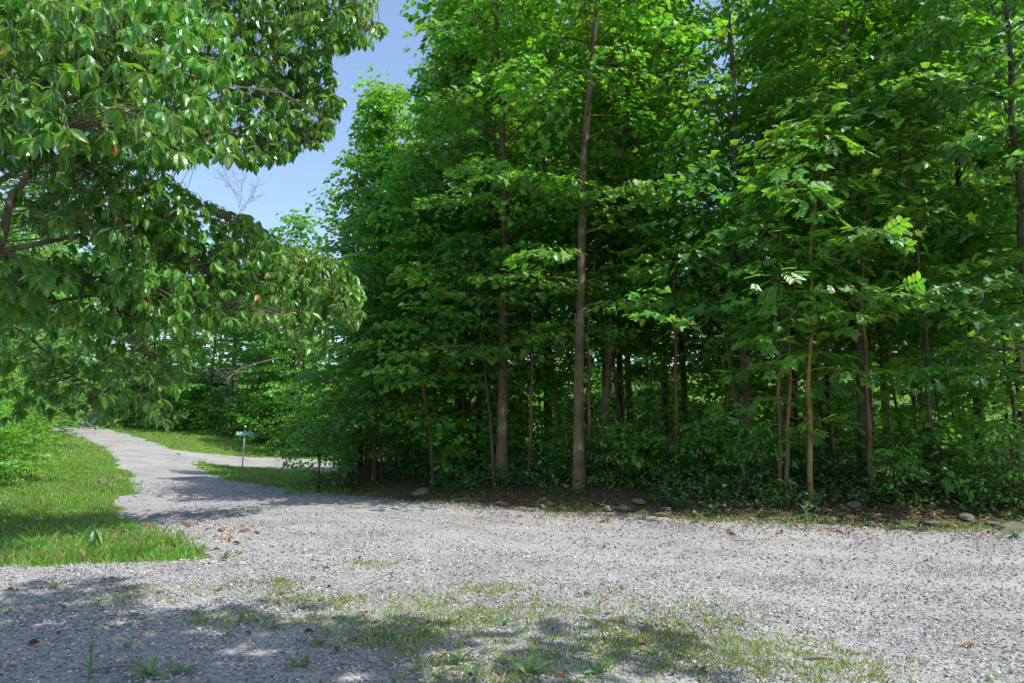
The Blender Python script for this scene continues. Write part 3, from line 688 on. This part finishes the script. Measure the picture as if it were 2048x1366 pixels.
    for k in range(4): bake(T, MAG[k], pos[ids[k::4]] - base, R[ids[k::4]], sz[ids[k::4]])
    cr = ob('crown', T.mesh('crown', M['magnolia']), e); cr['kind'] = 'stuff'
    leaf_objects(cr, MAG, M['magnolia'], pos, R, sz, which, base)
magnolia()

# ------------------------------------------------------------------ dead top of a far tree, dead bough
def bare(T, p, d, L, r0, depth, rr):
    q = p + d * L; tube(T, [p, (p + q) / 2 + rr.normal(0, 0.03 * L, 3), q], [r0, r0 * 0.8, r0 * 0.6], 4)
    if depth == 0: return
    for k in range(3):
        dd = d + rr.normal(0, 0.42, 3); dd[2] = abs(dd[2]) * 0.8 + 0.1; dd /= np.linalg.norm(dd); s = rr.uniform(0.4, 1)
        bare(T, p + d * L * s, dd, L * rr.uniform(0.5, 0.75), r0 * 0.6, depth - 1, rr)
rr = np.random.default_rng(5)
bx, by = X(455, 62), 62
e = ob('bare_tree', None, None, (bx, by, float(H(bx, by))), label='leafless dead tree top showing fine twigs against the sky', category='tree')
T = Tri(); tube(T, [(0, 0, -.3), (0.2, 0, 8), (0, 0, 18.6)], [0.16, 0.11, 0.035], 7); ob('trunk', T.mesh('trunk', M['twig'], True), e)
for k in range(7):
    T = Tri(); a = k * 0.95; bare(T, np.array([0, 0, 18 + 0.4 * k]), np.array([math.sin(a) * .6, math.cos(a) * .3, 0.8]), 2.0, 0.028, 3, rr); ob('branch', T.mesh('branch', M['twig']), e)
T = Tri(); a, b = P(440, 756, 44), P(560, 715, 44)
tube(T, spline([b, (a + b) / 2 + [0, 0, .15], a], 8), np.linspace(0.05, 0.012, 8), 5)
for k in range(26):
    q = a + (b - a) * rr.uniform(0, 0.6); dd = rr.normal(0, 1, 3) * [0.5, 0.5, 0.35] + [-0.5, 0, -0.05]
    tube(T, [q, q + dd * 0.5, q + dd * 0.9 + [0, 0, -0.1]], [0.014, 0.009, 0.004], 3)
ob('dead_branch', T.mesh('dead_branch', M['twig']), label='brown dead branch hanging among the trees above the street sign', category='branch')

# ------------------------------------------------------------------ street sign
M['galv'] = plain('galvanised_steel', (0.55, 0.55, 0.56), 0.45, 0.6)
M['sign_green'] = plain('sign_green', (0.02, 0.36, 0.30), 0.4, 0.0, 0.08)
M['white'] = plain('white_paint', (0.8, 0.8, 0.8), 0.5, 0, 0.06)
g0 = G(484, 941); gz = float(H(*g0))
e = ob('street_sign', None, None, (*g0, gz), label='green street name sign with white lettering on a slim steel post', category='sign'); e.rotation_euler = (0, math.radians(1.6), math.radians(18))
k = g0[1] / FPX; hs = 72 * k
T = Tri(); tube(T, [(0, 0, -.3), (0, 0, hs - .1)], [.034, .034], 10, True); ob('post', T.mesh('post', M['galv'], True), e)
T = Tri(); box(T, (0, 0, hs), (.9, .012, .22)); sp = ob('sign_plate', T.mesh('sign_plate', M['sign_green']), e)
T = Tri(); box(T, (0, 0, hs + .25), (.012, .74, .17)); ob('sign_plate', T.mesh('sign_plate', M['sign_green']), e)
T = Tri(); box(T, (0, 0, hs + .125), (.09, .09, .06)); tube(T, [(0, 0, hs - .16), (0, 0, hs - .09)], [.05, .05], 8, True); ob('bracket', T.mesh('bracket', M['galv']), e)
T = Tri(); tube(T, [(0, 0, hs + .335), (0, 0, hs + .39), (0, 0, hs + .43)], [.055, .05, .01], 10, True); ob('cap', T.mesh('cap', M['white'], True), e)
def glyph(x0, wd, ht, z0, kind):
    T = Tri(); s = wd * 0.32; y = -.0085
    bars = {0: [(0, 0, s, 1), (1 - .32, 0, s, 1), (0, .8, wd, .2), (0, 0, wd, .2)], 1: [(0, 0, s, 1), (0, 0, wd, .2)], 2: [(0, 0, s, 1), (.68, 0, s, 1), (0, .8, wd, .2), (0, .4, wd, .16)],
            3: [(0, 0, s, 1), (.68, 0, s, 1), (0, .42, wd, .18)], 4: [(0, 0, s, 1), (0, .8, wd, .2), (0, .42, wd * .8, .16), (0, 0, wd, .2)], 5: [(.34, 0, s, 1)]}[kind]
    for i, (bx_, bz, bw, bh) in enumerate(bars):
        box(T, (x0 + bx_ * wd + bw / 2, y - 0.0004 * i, z0 + bz * ht + bh * ht / 2), (bw, .004, bh * ht))
    return T
xs = -.40
for kinds, wd, ht, z0, gapx in (((0, 1, 2, 3, 0), .062, .15, hs - .075, .04), ((3, 5, 1, 1), .052, .15, hs - .075, .03), ((1, 0), .035, .08, hs + .01, .0)):
    for kd in kinds:
        ob('letter', glyph(xs, wd, ht, z0, kd).mesh('letter', M['white']), sp); xs += wd + .014
    xs += gapx

# ------------------------------------------------------------------ utility boxes, post, hidden cottage at the top of the road
M['util'] = plain('utility_green', (0.22, 0.30, 0.27), 0.5); M['dark'] = plain('dark_siding', (0.06, 0.065, 0.075), 0.8); M['glass'] = plain('window_glass', (0.03, 0.035, 0.045), 0.1)
def util(px, py, wd, ht, lab):
    g = G(px, py); z = float(H(*g)); e = ob('utility_box', None, None, (*g, z), label=lab, category='utility box'); e.rotation_euler = (0, 0, 0.35)
    T = Tri(); box(T, (0, 0, ht * .45), (wd, wd * .8, ht * .9 + .2)); ob('cabinet', T.mesh('cabinet', M['util']), e)
    T = Tri(); box(T, (0, 0, ht * .95 + .1), (wd * 1.06, wd * .88, ht * .1)); ob('lid', T.mesh('lid', M['util']), e)
    T = Tri(); box(T, (wd * .2, -wd * .4 - .012, ht * .7), (wd * .12, .02, wd * .12)); ob('latch', T.mesh('latch', M['white']), e)
util(190, 849, .75, .65, 'grey green utility box beside the white post at the road top')
util(172, 849, .5, .5, 'smaller dark utility box at the far road top, left of the other')
g = G(201, 849); z = float(H(*g))
e = ob('marker_post', None, None, (*g, z), label='weathered white post at the top of the far road', category='post')
T = Tri(); tube(T, [(0, 0, -.3), (-.03, 0, .7), (.05, 0, 1.05)], [.13, .12, .12], 8, True); ob('shaft', T.mesh('shaft', M['white'], True), e)
T = Tri(); tube(T, [(.05, 0, 1.05), (.05, 0, 1.55)], [.15, .15], 8, True); ob('grey_head', T.mesh('grey_head', M['galv'], True), e)
p = P(368, 788, 70)
e = ob('cottage', None, None, (p[0], p[1] + 2, float(H(p[0], p[1] + 2))), label='dark cottage with white window bars hidden among the far trees', category='house')
zc = p[2] - e.location.z
T = Tri(); box(T, (0, 0, 1.6), (6, 4, 4)); ob('wall', T.mesh('wall', M['dark']), e)
T = Tri(); T.add([(-3.4, -2.4, 3.6), (3.4, -2.4, 3.6), (3.4, 2.4, 3.6), (-3.4, 2.4, 3.6), (-3.4, 0, 5.4), (3.4, 0, 5.4)], [(0, 1, 5), (0, 5, 4), (2, 3, 4), (2, 4, 5), (0, 4, 3), (1, 2, 5), (0, 2, 1), (0, 3, 2)]); ob('roof', T.mesh('roof', M['dark']), e)
T = Tri(); box(T, (0, -2.01, zc), (.8, .04, .8)); wn = ob('window', T.mesh('window', M['glass']), e)
for cx, cz, sx, sz_ in ((-.4, 0, .07, .86), (.4, 0, .07, .86), (0, 0, .05, .74), (0, .4, .73, .07), (0, -.4, .73, .07), (0, .0, .72, .045)):
    T = Tri(); box(T, (cx, -2.045 - .004 * (sx > .1), zc + cz), (sx, .03, sz_)); ob('window_bar', T.mesh('window_bar', M['white']), wn)

# ------------------------------------------------------------------ rocks
def rock_mesh(seed, flat=0.55):
    r = np.random.default_rng(seed)
    V = []; F = []; nu, nv = 9, 6
    for j in range(nv + 1):
        ph = math.pi * j / nv
        for i in range(nu):
            th = 2 * math.pi * i / nu; V.append((math.sin(ph) * math.cos(th), math.sin(ph) * math.sin(th), math.cos(ph)))
    V = np.array(V)
    for _ in range(9):                                        # cut flat facets
        n = r.normal(0, 1, 3); n /= np.linalg.norm(n); k = r.uniform(0.45, 0.8); s = V @ n; V = V - np.maximum(0, s - k)[:, None] * n
    V *= [1, 0.75, flat]
    for j in range(nv):
        for i in range(nu):
            a, b = j * nu + i, j * nu + (i + 1) % nu
            F += [(a, a + nu, b + nu), (a, b + nu, b)]
    return mesh('rock', V, np.array(F), M['rock'])
RM = [rock_mesh(40 + i, 0.4 + 0.1 * (i % 4)) for i in range(6)]
rocks = [(840, 990, .34, 'grey boulder lying in the shade at the left of the wood edge'), (1003, 1012, .2, 'small flat rock under the thick trunked maple'), (1085, 1016, .13, 'pale blue grey stone on the verge below the pale trunk'), (1215, 1024, .16, 'leftmost of three grey stones clustered on the verge'), (1226, 1017, .14, 'upper pinkish stone of the three clustered on the verge'), (1245, 1023, .2, 'rightmost flat stone of the three clustered on the verge'),
         (1278, 1010, .24, 'long flat rock half buried behind the clustered stones'), (1330, 1024, .2, 'low brown rock half buried in the mossy verge'), (1708, 1013, .17, 'pinkish rock among leaves right of the ochre sapling'), (1740, 1052, .1, 'small white stone at the gravel edge right of the ochre sapling'), (1795, 1049, .13, 'orange brown stone at the gravel edge towards the right'), (1860, 1055, .22, 'long flat stone in the verge towards the right edge'),
         (1930, 1042, .26, 'broad mossy rock among the leaves near the right edge'), (1985, 1055, .2, 'blue grey flat rock near the right edge'), (2025, 1062, .24, 'long low rock at the right edge of the picture'), (1176, 1193, .055, 'single pale stone lying on the open gravel in the middle'), (104, 878, .6, 'grey rock at the end of the far ditch'), (255, 862, .3, 'pinkish rock on the far grass verge'), (205, 968, .3, 'flat pale stone in the left grass')]
for i, (px, py, s, lab) in enumerate(rocks):
    g = G(px, py); o = ob('rock' if s > .06 else 'stone', RM[i % 6], None, (*g, float(H(*g)) + s * 0.18), label=lab, category='rock' if s > .06 else 'stone')
    o.scale = (s, s, s); o.rotation_euler = (random.uniform(-.2, .2), random.uniform(-.2, .2), random.uniform(0, 6.28))

# ------------------------------------------------------------------ shrubs and undergrowth
r = np.random.default_rng(91)
def shrub_row(n, fx, key, name, lab, grp, smin, smax):
    for _ in range(n):
        x, y = fx(); plant(key[int(r.integers(len(key)))], name, lab + ' ' + near(x, y), 'shrub', x, y, r.uniform(smin, smax), r.uniform(0, 6.28), grp)
def along_edge(off0, off1, t0, t1):
    def f():
        t = r.uniform(t0, t1); o = r.uniform(off0, off1); q = edge_pt(t, o); return float(q[0]), float(q[1])
    return f
shrub_row(27, along_edge(2.1, 6.5, -0.55, 1.2), ['shrub1', 'shrub2'], 'undergrowth_shrub', 'low leafy shrub in the shaded undergrowth', 'undergrowth shrubs along the wood edge', 0.35, 0.95)
for px, py, s, lab in ((2010, 1015, .95, 'bright big leaved shrub at the right edge of the wood'), (1400, 975, .9, 'pale green shrub under the slim dark maple'), (1520, 985, .9, 'bright green shrub left of the ochre sapling'), (1790, 1010, .7, 'low bright shrub right of the ochre sapling'), (640, 955, 1.25, 'dark round bush at the left corner of the wood')):
    d = G(px, py)[1]; d = max(14.5, min(d, 24)); plant('shrub1', 'shrub', lab, 'shrub', X(px, d), d, s, random.uniform(0, 6.28))
def behind_drive():
    px = r.uniform(255, 640); d = np.interp(px, [255, 420, 640], [73, 60, 51]) + r.uniform(0, 5); return X(px, d), d
shrub_row(20, behind_drive, ['bigshrub'], 'roadside_bush', 'leafy bush in the hedge behind the side drive', 'bushes behind the side drive', 0.7, 1.25)
def left_bank():
    y = r.uniform(24, 42); return -0.66 * y - r.uniform(-0.6, 3), y
shrub_row(16, left_bank, ['bigshrub', 'young1', 'young2'], 'bank_bush', 'leafy bush on the left grass bank', 'bushes on the left bank', 0.45, 0.8)
def clearing(): return r.uniform(-5, 24), r.uniform(40, 52)
shrub_row(40, clearing, ['bigshrub'], 'clearing_bush', 'sunlit bush glimpsed behind the wood', 'bushes in the clearing behind the wood', 0.7, 1.5)

def scatter_cover():                                          # uncountable low leaves on the wood floor
    r = np.random.default_rng(55); n = 32000
    t = r.uniform(-0.7, 0.95, n); o = np.abs(r.normal(0, 1, n)) * 3.2 + 1.3 + 0.6 * np.sin(t * 23) * np.sin(t * 9 + 1) + 0.5 * sstep(0.3, 0.7, t)
    x, y = edge_pt(t, o)
    nz = np.sin(x * 1.9 + 1.3 * np.sin(y * 1.4)) * np.sin(y * 1.7 + x * 0.6)
    k = (nz > -0.35 + 0.9 * np.exp(-(o - 0.5))) | (r.random(n) < 0.25); x, y, o = x[k], y[k], o[k]; n = len(x)
    hgt = 0.04 + r.random(n) ** 1.3 * np.clip(0.08 + 0.2 * o, 0.08, 0.75)
    pos = np.column_stack([x, y, H(x, y) + hgt])
    R = frames(r.uniform(0, 6.28, n), r.normal(0.25, 0.35, n), r.normal(0, 0.35, n)); T = Tri()
    bake(T, OVAL, pos[::2], R[::2], r.uniform(0.07, 0.16, n)[::2]); bake(T, MAPLE_LO, pos[1::2], R[1::2], r.uniform(0.07, 0.14, n)[1::2])
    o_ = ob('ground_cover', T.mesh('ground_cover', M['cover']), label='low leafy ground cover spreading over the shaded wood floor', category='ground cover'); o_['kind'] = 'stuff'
    n = 14000; t = r.uniform(-0.7, 1.05, n); o = r.normal(0.85, 1.0, n)
    x, y = edge_pt(t, o)
    T = Tri(); bake(T, OVAL, np.column_stack([x, y, H(x, y) + r.uniform(0.01, 0.03, n)]), frames(r.uniform(0, 6.28, n), r.normal(0, 0.25, n), r.normal(0, 0.3, n)), r.uniform(0.05, 0.11, n))
    o_ = ob('leaf_litter', T.mesh('leaf_litter', M['litter']), label='brown leaf litter strewn along the foot of the wood', category='leaf litter'); o_['kind'] = 'stuff'
scatter_cover()

# ------------------------------------------------------------------ grass
def blades(T, x, y, h, wd, r):
    n = len(x); yaw = r.uniform(0, 6.28, n); c, s = np.cos(yaw) * wd, np.sin(yaw) * wd
    z = H(x, y) - 0.01; lx, ly = r.normal(0, 0.35, n) * h, r.normal(0, 0.35, n) * h
    V = np.stack([np.column_stack([x - c, y - s, z]), np.column_stack([x + c, y + s, z]), np.column_stack([x + c * .8 + lx * .3, y + s * .8 + ly * .3, z + h * .55]), np.column_stack([x + lx, y + ly, z + h])], 1)
    F = (np.array([(0, 1, 2), (0, 2, 3)])[None] + (np.arange(n) * 4)[:, None, None])
    T.add(V.reshape(-1, 3), F.reshape(-1, 3))

def lawn():
    r = np.random.default_rng(66); T = Tri()
    for x0, x1, y0, y1, den in ((-22, -4.5, 8.5, 20, 700), (-30, -5, 20, 34, 210), (-40, -2, 34, 62, 75)):
        n = int((x1 - x0) * (y1 - y0) * den); x = r.uniform(x0, x1, n); y = r.uniform(y0, y1, n)
        k = ~inside(ROADB[::2], x + r.standard_t(3, n) * .13, y + r.standard_t(3, n) * .13) & ~inside(DRIVEB, x, y) & (np.abs(x / y) < 0.75) & ((edge_dist(x, y) < 0.6) | (x < -7.2)) & (x > -0.78 * y)
        x, y = x[k], y[k]; d = np.hypot(x, y); n = len(x)
        thin = 0.75 + 0.25 * np.sin(x * 0.9 + 2 * np.sin(y * .6)); k = r.random(n) < thin; x, y, d = x[k], y[k], d[k]; n = len(x)
        blades(T, x, y, r.uniform(0.04, 0.13, n) * (1 + 0.45 * np.sin(x * 1.7 + 2.1 * np.sin(y * .8)) * np.sin(y * 1.3 + x * .5)) * (1 + 0.6 * (r.random(n) < 0.06)), 0.003 + 0.0004 * d, r)
    o = ob('grass', T.mesh('grass', M['grass']), label='short green grass covering the roadside banks and verges', category='grass'); o['kind'] = 'stuff'
    T = Tri(); n = 9000; x = r.uniform(-16, -4.5, n); y = r.uniform(9, 26, n)
    k = ~inside(ROADB[::2], x, y) & (np.sin(x * 1.2 + 1.5 * np.sin(y * .9)) + np.sin(y * .7 + x * .3) > 0.1) & (edge_dist(x, y) < 0.5); x, y = x[k], y[k]; n = len(x)
    bake(T, OVAL, np.column_stack([x, y, H(x, y) + r.uniform(.03, .1, n)]), frames(r.uniform(0, 6.28, n), r.normal(.2, .3, n), r.normal(0, .3, n)), r.uniform(.035, .08, n))
    o = ob('clover', T.mesh('clover', M['cover']), label='low clover and broad leaves mixed through the left grass bank', category='clover'); o['kind'] = 'stuff'
    T = Tri()                                                  # sparse tufts growing through the near gravel
    spots = [(px, py, a, b) for px, py, a, b in ((1080, 1225, 1.0, 1), (1300, 1245, .9, 1), (1150, 1290, 1.0, 1), (1350, 1290, .8, .8), (1480, 1300, .6, .6), (820, 1215, .7, .7), (900, 1240, .6, .6), (1250, 1340, 1.1, 1), (1040, 1345, .7, .7), (700, 1250, .5, .5), (800, 1280, .5, .5), (1000, 1180, .4, .4), (620, 1200, .4, .3), (1560, 1330, .5, .4), (560, 1170, .5, .3), (300, 1190, .5, .3), (480, 1240, .4, .3), (740, 1130, .4, .2), (1700, 1350, .3, .3))]
    for px, py, a, b in spots:
        g = G(px, py)
        for _ in range(int(165 * b)):
            cx, cy = g[0] + r.normal(0, 0.75 * a), g[1] + r.normal(0, 0.45 * a); n = int(r.integers(6, 26))
            x = cx + r.normal(0, 0.05, n); y = cy + r.normal(0, 0.05, n); blades(T, x, y, r.uniform(0.02, 0.07, n), 0.0032, r)
    o = ob('gravel_grass', T.mesh('gravel_grass', M['drygrass']), label='thin tufts of yellow green grass growing through the near gravel', category='grass'); o['kind'] = 'stuff'
    T = Tri(); n = 16000; t = r.uniform(-0.6, 1.0, n); o_ = r.normal(0.55, 0.55, n)
    x, y = edge_pt(t, o_)
    k = np.sin(x * 1.1 + 2) * np.sin(y * 1.3) > r.uniform(-0.7, 0.8, n); x, y = x[k], y[k]
    blades(T, x, y, r.uniform(0.03, 0.1, len(x)), 0.006, r)
    o = ob('verge_grass', T.mesh('verge_grass', M['grass']), label='patchy mossy grass on the verge at the foot of the wood', category='grass'); o['kind'] = 'stuff'
lawn()

# ------------------------------------------------------------------ loose gravel stones
def gravel():
    r = np.random.default_rng(99)
    octa = np.array([(1, 0, 0), (-.9, .2, 0), (0, 1, .1), (.1, -1, 0), (.1, 0, .8)]); of = np.array([(0, 2, 4), (2, 1, 4), (1, 3, 4), (3, 0, 4)])
    T = Tri()
    for y0, y1, n, s0, s1 in ((3.2, 6.5, 30000, .006, .017), (6.5, 10, 26000, .009, .02), (10, 17, 14000, .012, .026), (17, 30, 5000, .018, .035)):
        y = r.uniform(y0, y1, n * 2); x = r.uniform(-.78, .78, n * 2) * y; k = inside(ROADB[::2], x, y) & (r.random(n * 2) > 0.5 * track(x, y)); x, y = x[k][:n], y[k][:n]; m = len(x)
        a, b, c = r.uniform(0, 6.28, m), r.normal(0, .4, m), r.normal(0, .4, m)
        s = r.uniform(s0, s1, m); R = frames(a, b, c) * np.stack([r.uniform(.7, 1.3, m), r.uniform(.6, 1.2, m), r.uniform(.4, .9, m)], -1)[:, None, :]
        bake(T, (octa, of), np.column_stack([x, y, H(x, y) + 0.012]), R, s)
    o = ob('loose_gravel', T.mesh('loose_gravel', M['stone']), label='loose crushed grey gravel covering the road and turning area', category='gravel'); o['kind'] = 'stuff'
gravel()

# ------------------------------------------------------------------ weeds, fallen leaves, sticks
def weed(px, py, size, n, lab, up=0.9, name='weed'):
    g = G(px, py); z = float(H(*g)); r = np.random.default_rng(px * 7 + py)
    e = ob(name, None, None, (*g, z), label=lab, category='weed')
    for k in range(n):
        me = mesh('leaf', WEEDL[0] * [1.25, 1, 1], WEEDL[1], M['weed']); o = ob('leaf', me, e)
        R = frames(np.array([k * 6.28 / n + r.normal(0, .3)]), np.array([-up + r.normal(0, .2)]), np.array([r.normal(0, .3)]))[0]
        o.matrix_local = mat4(np.array([0, 0, .0]), R, size * r.uniform(.7, 1.15))
weeds = [(918, 1330, .17, 6, 'upright broad leaved weed in the shade edge near the bottom middle'), (1055, 1352, .19, 8, 'broad weed rosette at the bottom edge in the middle'), (1310, 1310, .12, 7, 'small weed right of the middle in the grassy gravel'), (850, 1270, .12, 7, 'weed at the sunlit edge of the near shade'), (770, 1282, .12, 6, 'weed just inside the near shade left of the middle'), (300, 1355, .17, 8, 'weed rosette at the bottom edge on the left'), (360, 1352, .13, 7, 'second weed rosette at the bottom edge, right of the left one'),
         (110, 1180, .15, 8, 'leafy weed on the gravel at far left'), (197, 1205, .11, 6, 'small dark weed on the left gravel'), (437, 1185, .1, 6, 'small upright weed in a sunny patch on the left'), (392, 1232, .11, 6, 'weed on the shaded left gravel'), (560, 1165, .12, 7, 'weed at the end of the grass tongue'), (450, 1120, .14, 8, 'bright weed beside the tip of the grass tongue'), (480, 1108, .1, 6, 'small weed right of the grass tongue'), (690, 1120, .08, 6, 'tiny weed in open gravel beside a dry leaf'),
         (1215, 1045, .16, 8, 'leafy weed on the verge under the trees'), (1465, 1056, .1, 6, 'small weed at the shade edge of the far gravel'), (1795, 1060, .14, 8, 'bright weed at the far gravel edge on the right'), (2030, 1075, .2, 9, 'bushy weed at the right end of the gravel edge'), (950, 1355, .1, 6, 'tiny weed left of the bottom rosette'), (572, 1192, .1, 6, 'small weed in the sunny gravel below the grass tongue'), (545, 1262, .1, 6, 'weed in the shade edge left of the middle'), (640, 1292, .11, 7, 'dark weed in the near shade'), (258, 1300, .1, 6, 'small dark weed in the lower left shade'), (600, 1340, .12, 7, 'weed in the bottom shade left of the middle'), (1200, 1350, .12, 8, 'grassy weed at the bottom edge right of the rosette'),
         (1405, 1345, .11, 7, 'weed at the lower right of the grassy patch'), (1010, 1250, .1, 6, 'small weed in the middle of the grassy patch'), (20, 1225, .1, 6, 'small weed at the far left border')]
for a in weeds: weed(*a)
def tallweed(px, py, ht, n, lab, broad=False):
    g = G(px, py); z = float(H(*g)); r = np.random.default_rng(px); e = ob('tall_weed', None, None, (*g, z), label=lab, category='weed')
    for k in range(n):
        a = r.uniform(0, 6.28); tip = np.array([math.sin(a) * .12 * ht * k / max(1, n - 1), math.cos(a) * .1 * ht, ht * r.uniform(.75, 1)])
        T = Tri(); tube(T, [(0, 0, -.02), tip * .5, tip], [.010, .008, .005], 4); s = ob('stem', T.mesh('stem', M['weed']), e)
        for j in range(5 if broad else 4):
            f = r.uniform(.25, 1); o = ob('leaf', mesh('leaf', WEEDL[0] * ([1.6, 1, 1] if broad else [.75, 1, 1]), WEEDL[1], M['weed']), s)
            o.matrix_local = mat4(tip * f, frames(np.array([r.uniform(0, 6.28)]), np.array([(.5 if broad else -1.1) + r.normal(0, .2)]), np.array([0.]))[0], ht * (.4 if broad else .28))
tallweed(1612, 1058, .5, 3, 'tall thin seeding weed standing at the far gravel edge')
tallweed(1662, 1054, .22, 1, 'single thin grass stalk right of the tall seeding weed')
tallweed(1556, 1042, .14, 1, 'tiny grass stalk left of the tall seeding weed')
tallweed(190, 1105, .5, 3, 'tall broad leaved plant drooping on the left grass bank', True)
tallweed(178, 1362, .3, 2, 'long thin weed stalk with a seed head at the lower left')
def dryleaf(seed):
    V, F = strap(5, [.02, .2, .27, .2, .02], .5, .3); r = np.random.default_rng(seed); V = V + r.normal(0, .03, V.shape); V[:, 2] += .9 * (V[:, 0] ** 2) * 2; return mesh('fallen_leaf', V, F, M['dry'])
DL = [dryleaf(i) for i in range(5)]
r = np.random.default_rng(123)
def fallen(px, py, s, lab, grp):
    g = G(px, py); o = ob('fallen_leaf', DL[int(r.integers(5))], None, (*g, float(H(*g)) + .03), label=lab, category='leaf', group=grp)
    o.scale = (s, s, s); o.rotation_euler = (r.normal(0, .3), r.normal(0, .4), r.uniform(0, 6.28))
zones = [((230, 520, 1050, 1105), 60, 'rust brown fallen leaf in the shade band beside the grass tongue', 'fallen leaves beside the grass tongue', (.10, .18)), ((20, 640, 1140, 1350), 34, 'curled brown fallen leaf on the shaded gravel at lower left', 'fallen leaves on the lower left gravel', (.045, .085)),
         ((560, 800, 1080, 1350), 20, 'rust brown fallen leaf on the gravel left of the middle', 'fallen leaves left of the middle', (.045, .085)), ((1000, 1450, 1200, 1360), 20, 'rust brown fallen leaf among the grassy gravel at lower middle', 'fallen leaves in the grassy gravel', (.04, .08)), ((1000, 2030, 1062, 1200), 8, 'small brown fallen leaf on the open sunlit gravel', 'fallen leaves on the open gravel', (.06, .11)), ((1450, 2040, 1055, 1075), 14, 'yellow brown fallen leaf along the far gravel edge', 'fallen leaves along the far gravel edge', (.09, .15))]
for (x0, x1, y0, y1), n, lab, grp, (s0, s1) in zones:
    for _ in range(n): fallen(r.uniform(x0, x1), r.uniform(y0, y1), r.uniform(s0, s1), lab, grp)
fallen(1950, 1297, .13, 'single dark red fallen leaf alone on the gravel at lower right', None)
for px, py, L, a, lab in ((230, 1345, .32, .4, 'reddish stick lying on the gravel at lower left'), (155, 1228, .3, 0, 'pale twig lying on the shaded gravel at far left'), (1640, 1325, .25, .1, 'pale flat stick lying on the gravel at lower right'), (1490, 1085, .35, 0, 'pale twig on the far gravel below the sapling'), (1330, 1030, .9, .2, 'fallen stick on the verge below the slim dark maple'), (1100, 1012, 1.1, -.3, 'fallen stick on the shaded verge left of the clustered stones'), (930, 1000, .8, .5, 'fallen stick on the verge right of the boulder'), (1560, 1040, .8, .1, 'fallen stick on the verge left of the tall seeding weed'), (1880, 1048, 1.0, -.15, 'fallen stick on the verge near the right edge')):
    g = G(px, py); T = Tri(); tube(T, [(-L / 2, 0, 0), (0, .01, .012), (L / 2, -.01, 0)], [.011, .012, .006], 5, True)
    o = ob('stick', T.mesh('stick', M['twig'], True), None, (*g, float(H(*g)) + .02), label=lab, category='stick'); o.rotation_euler = (0, 0, a)
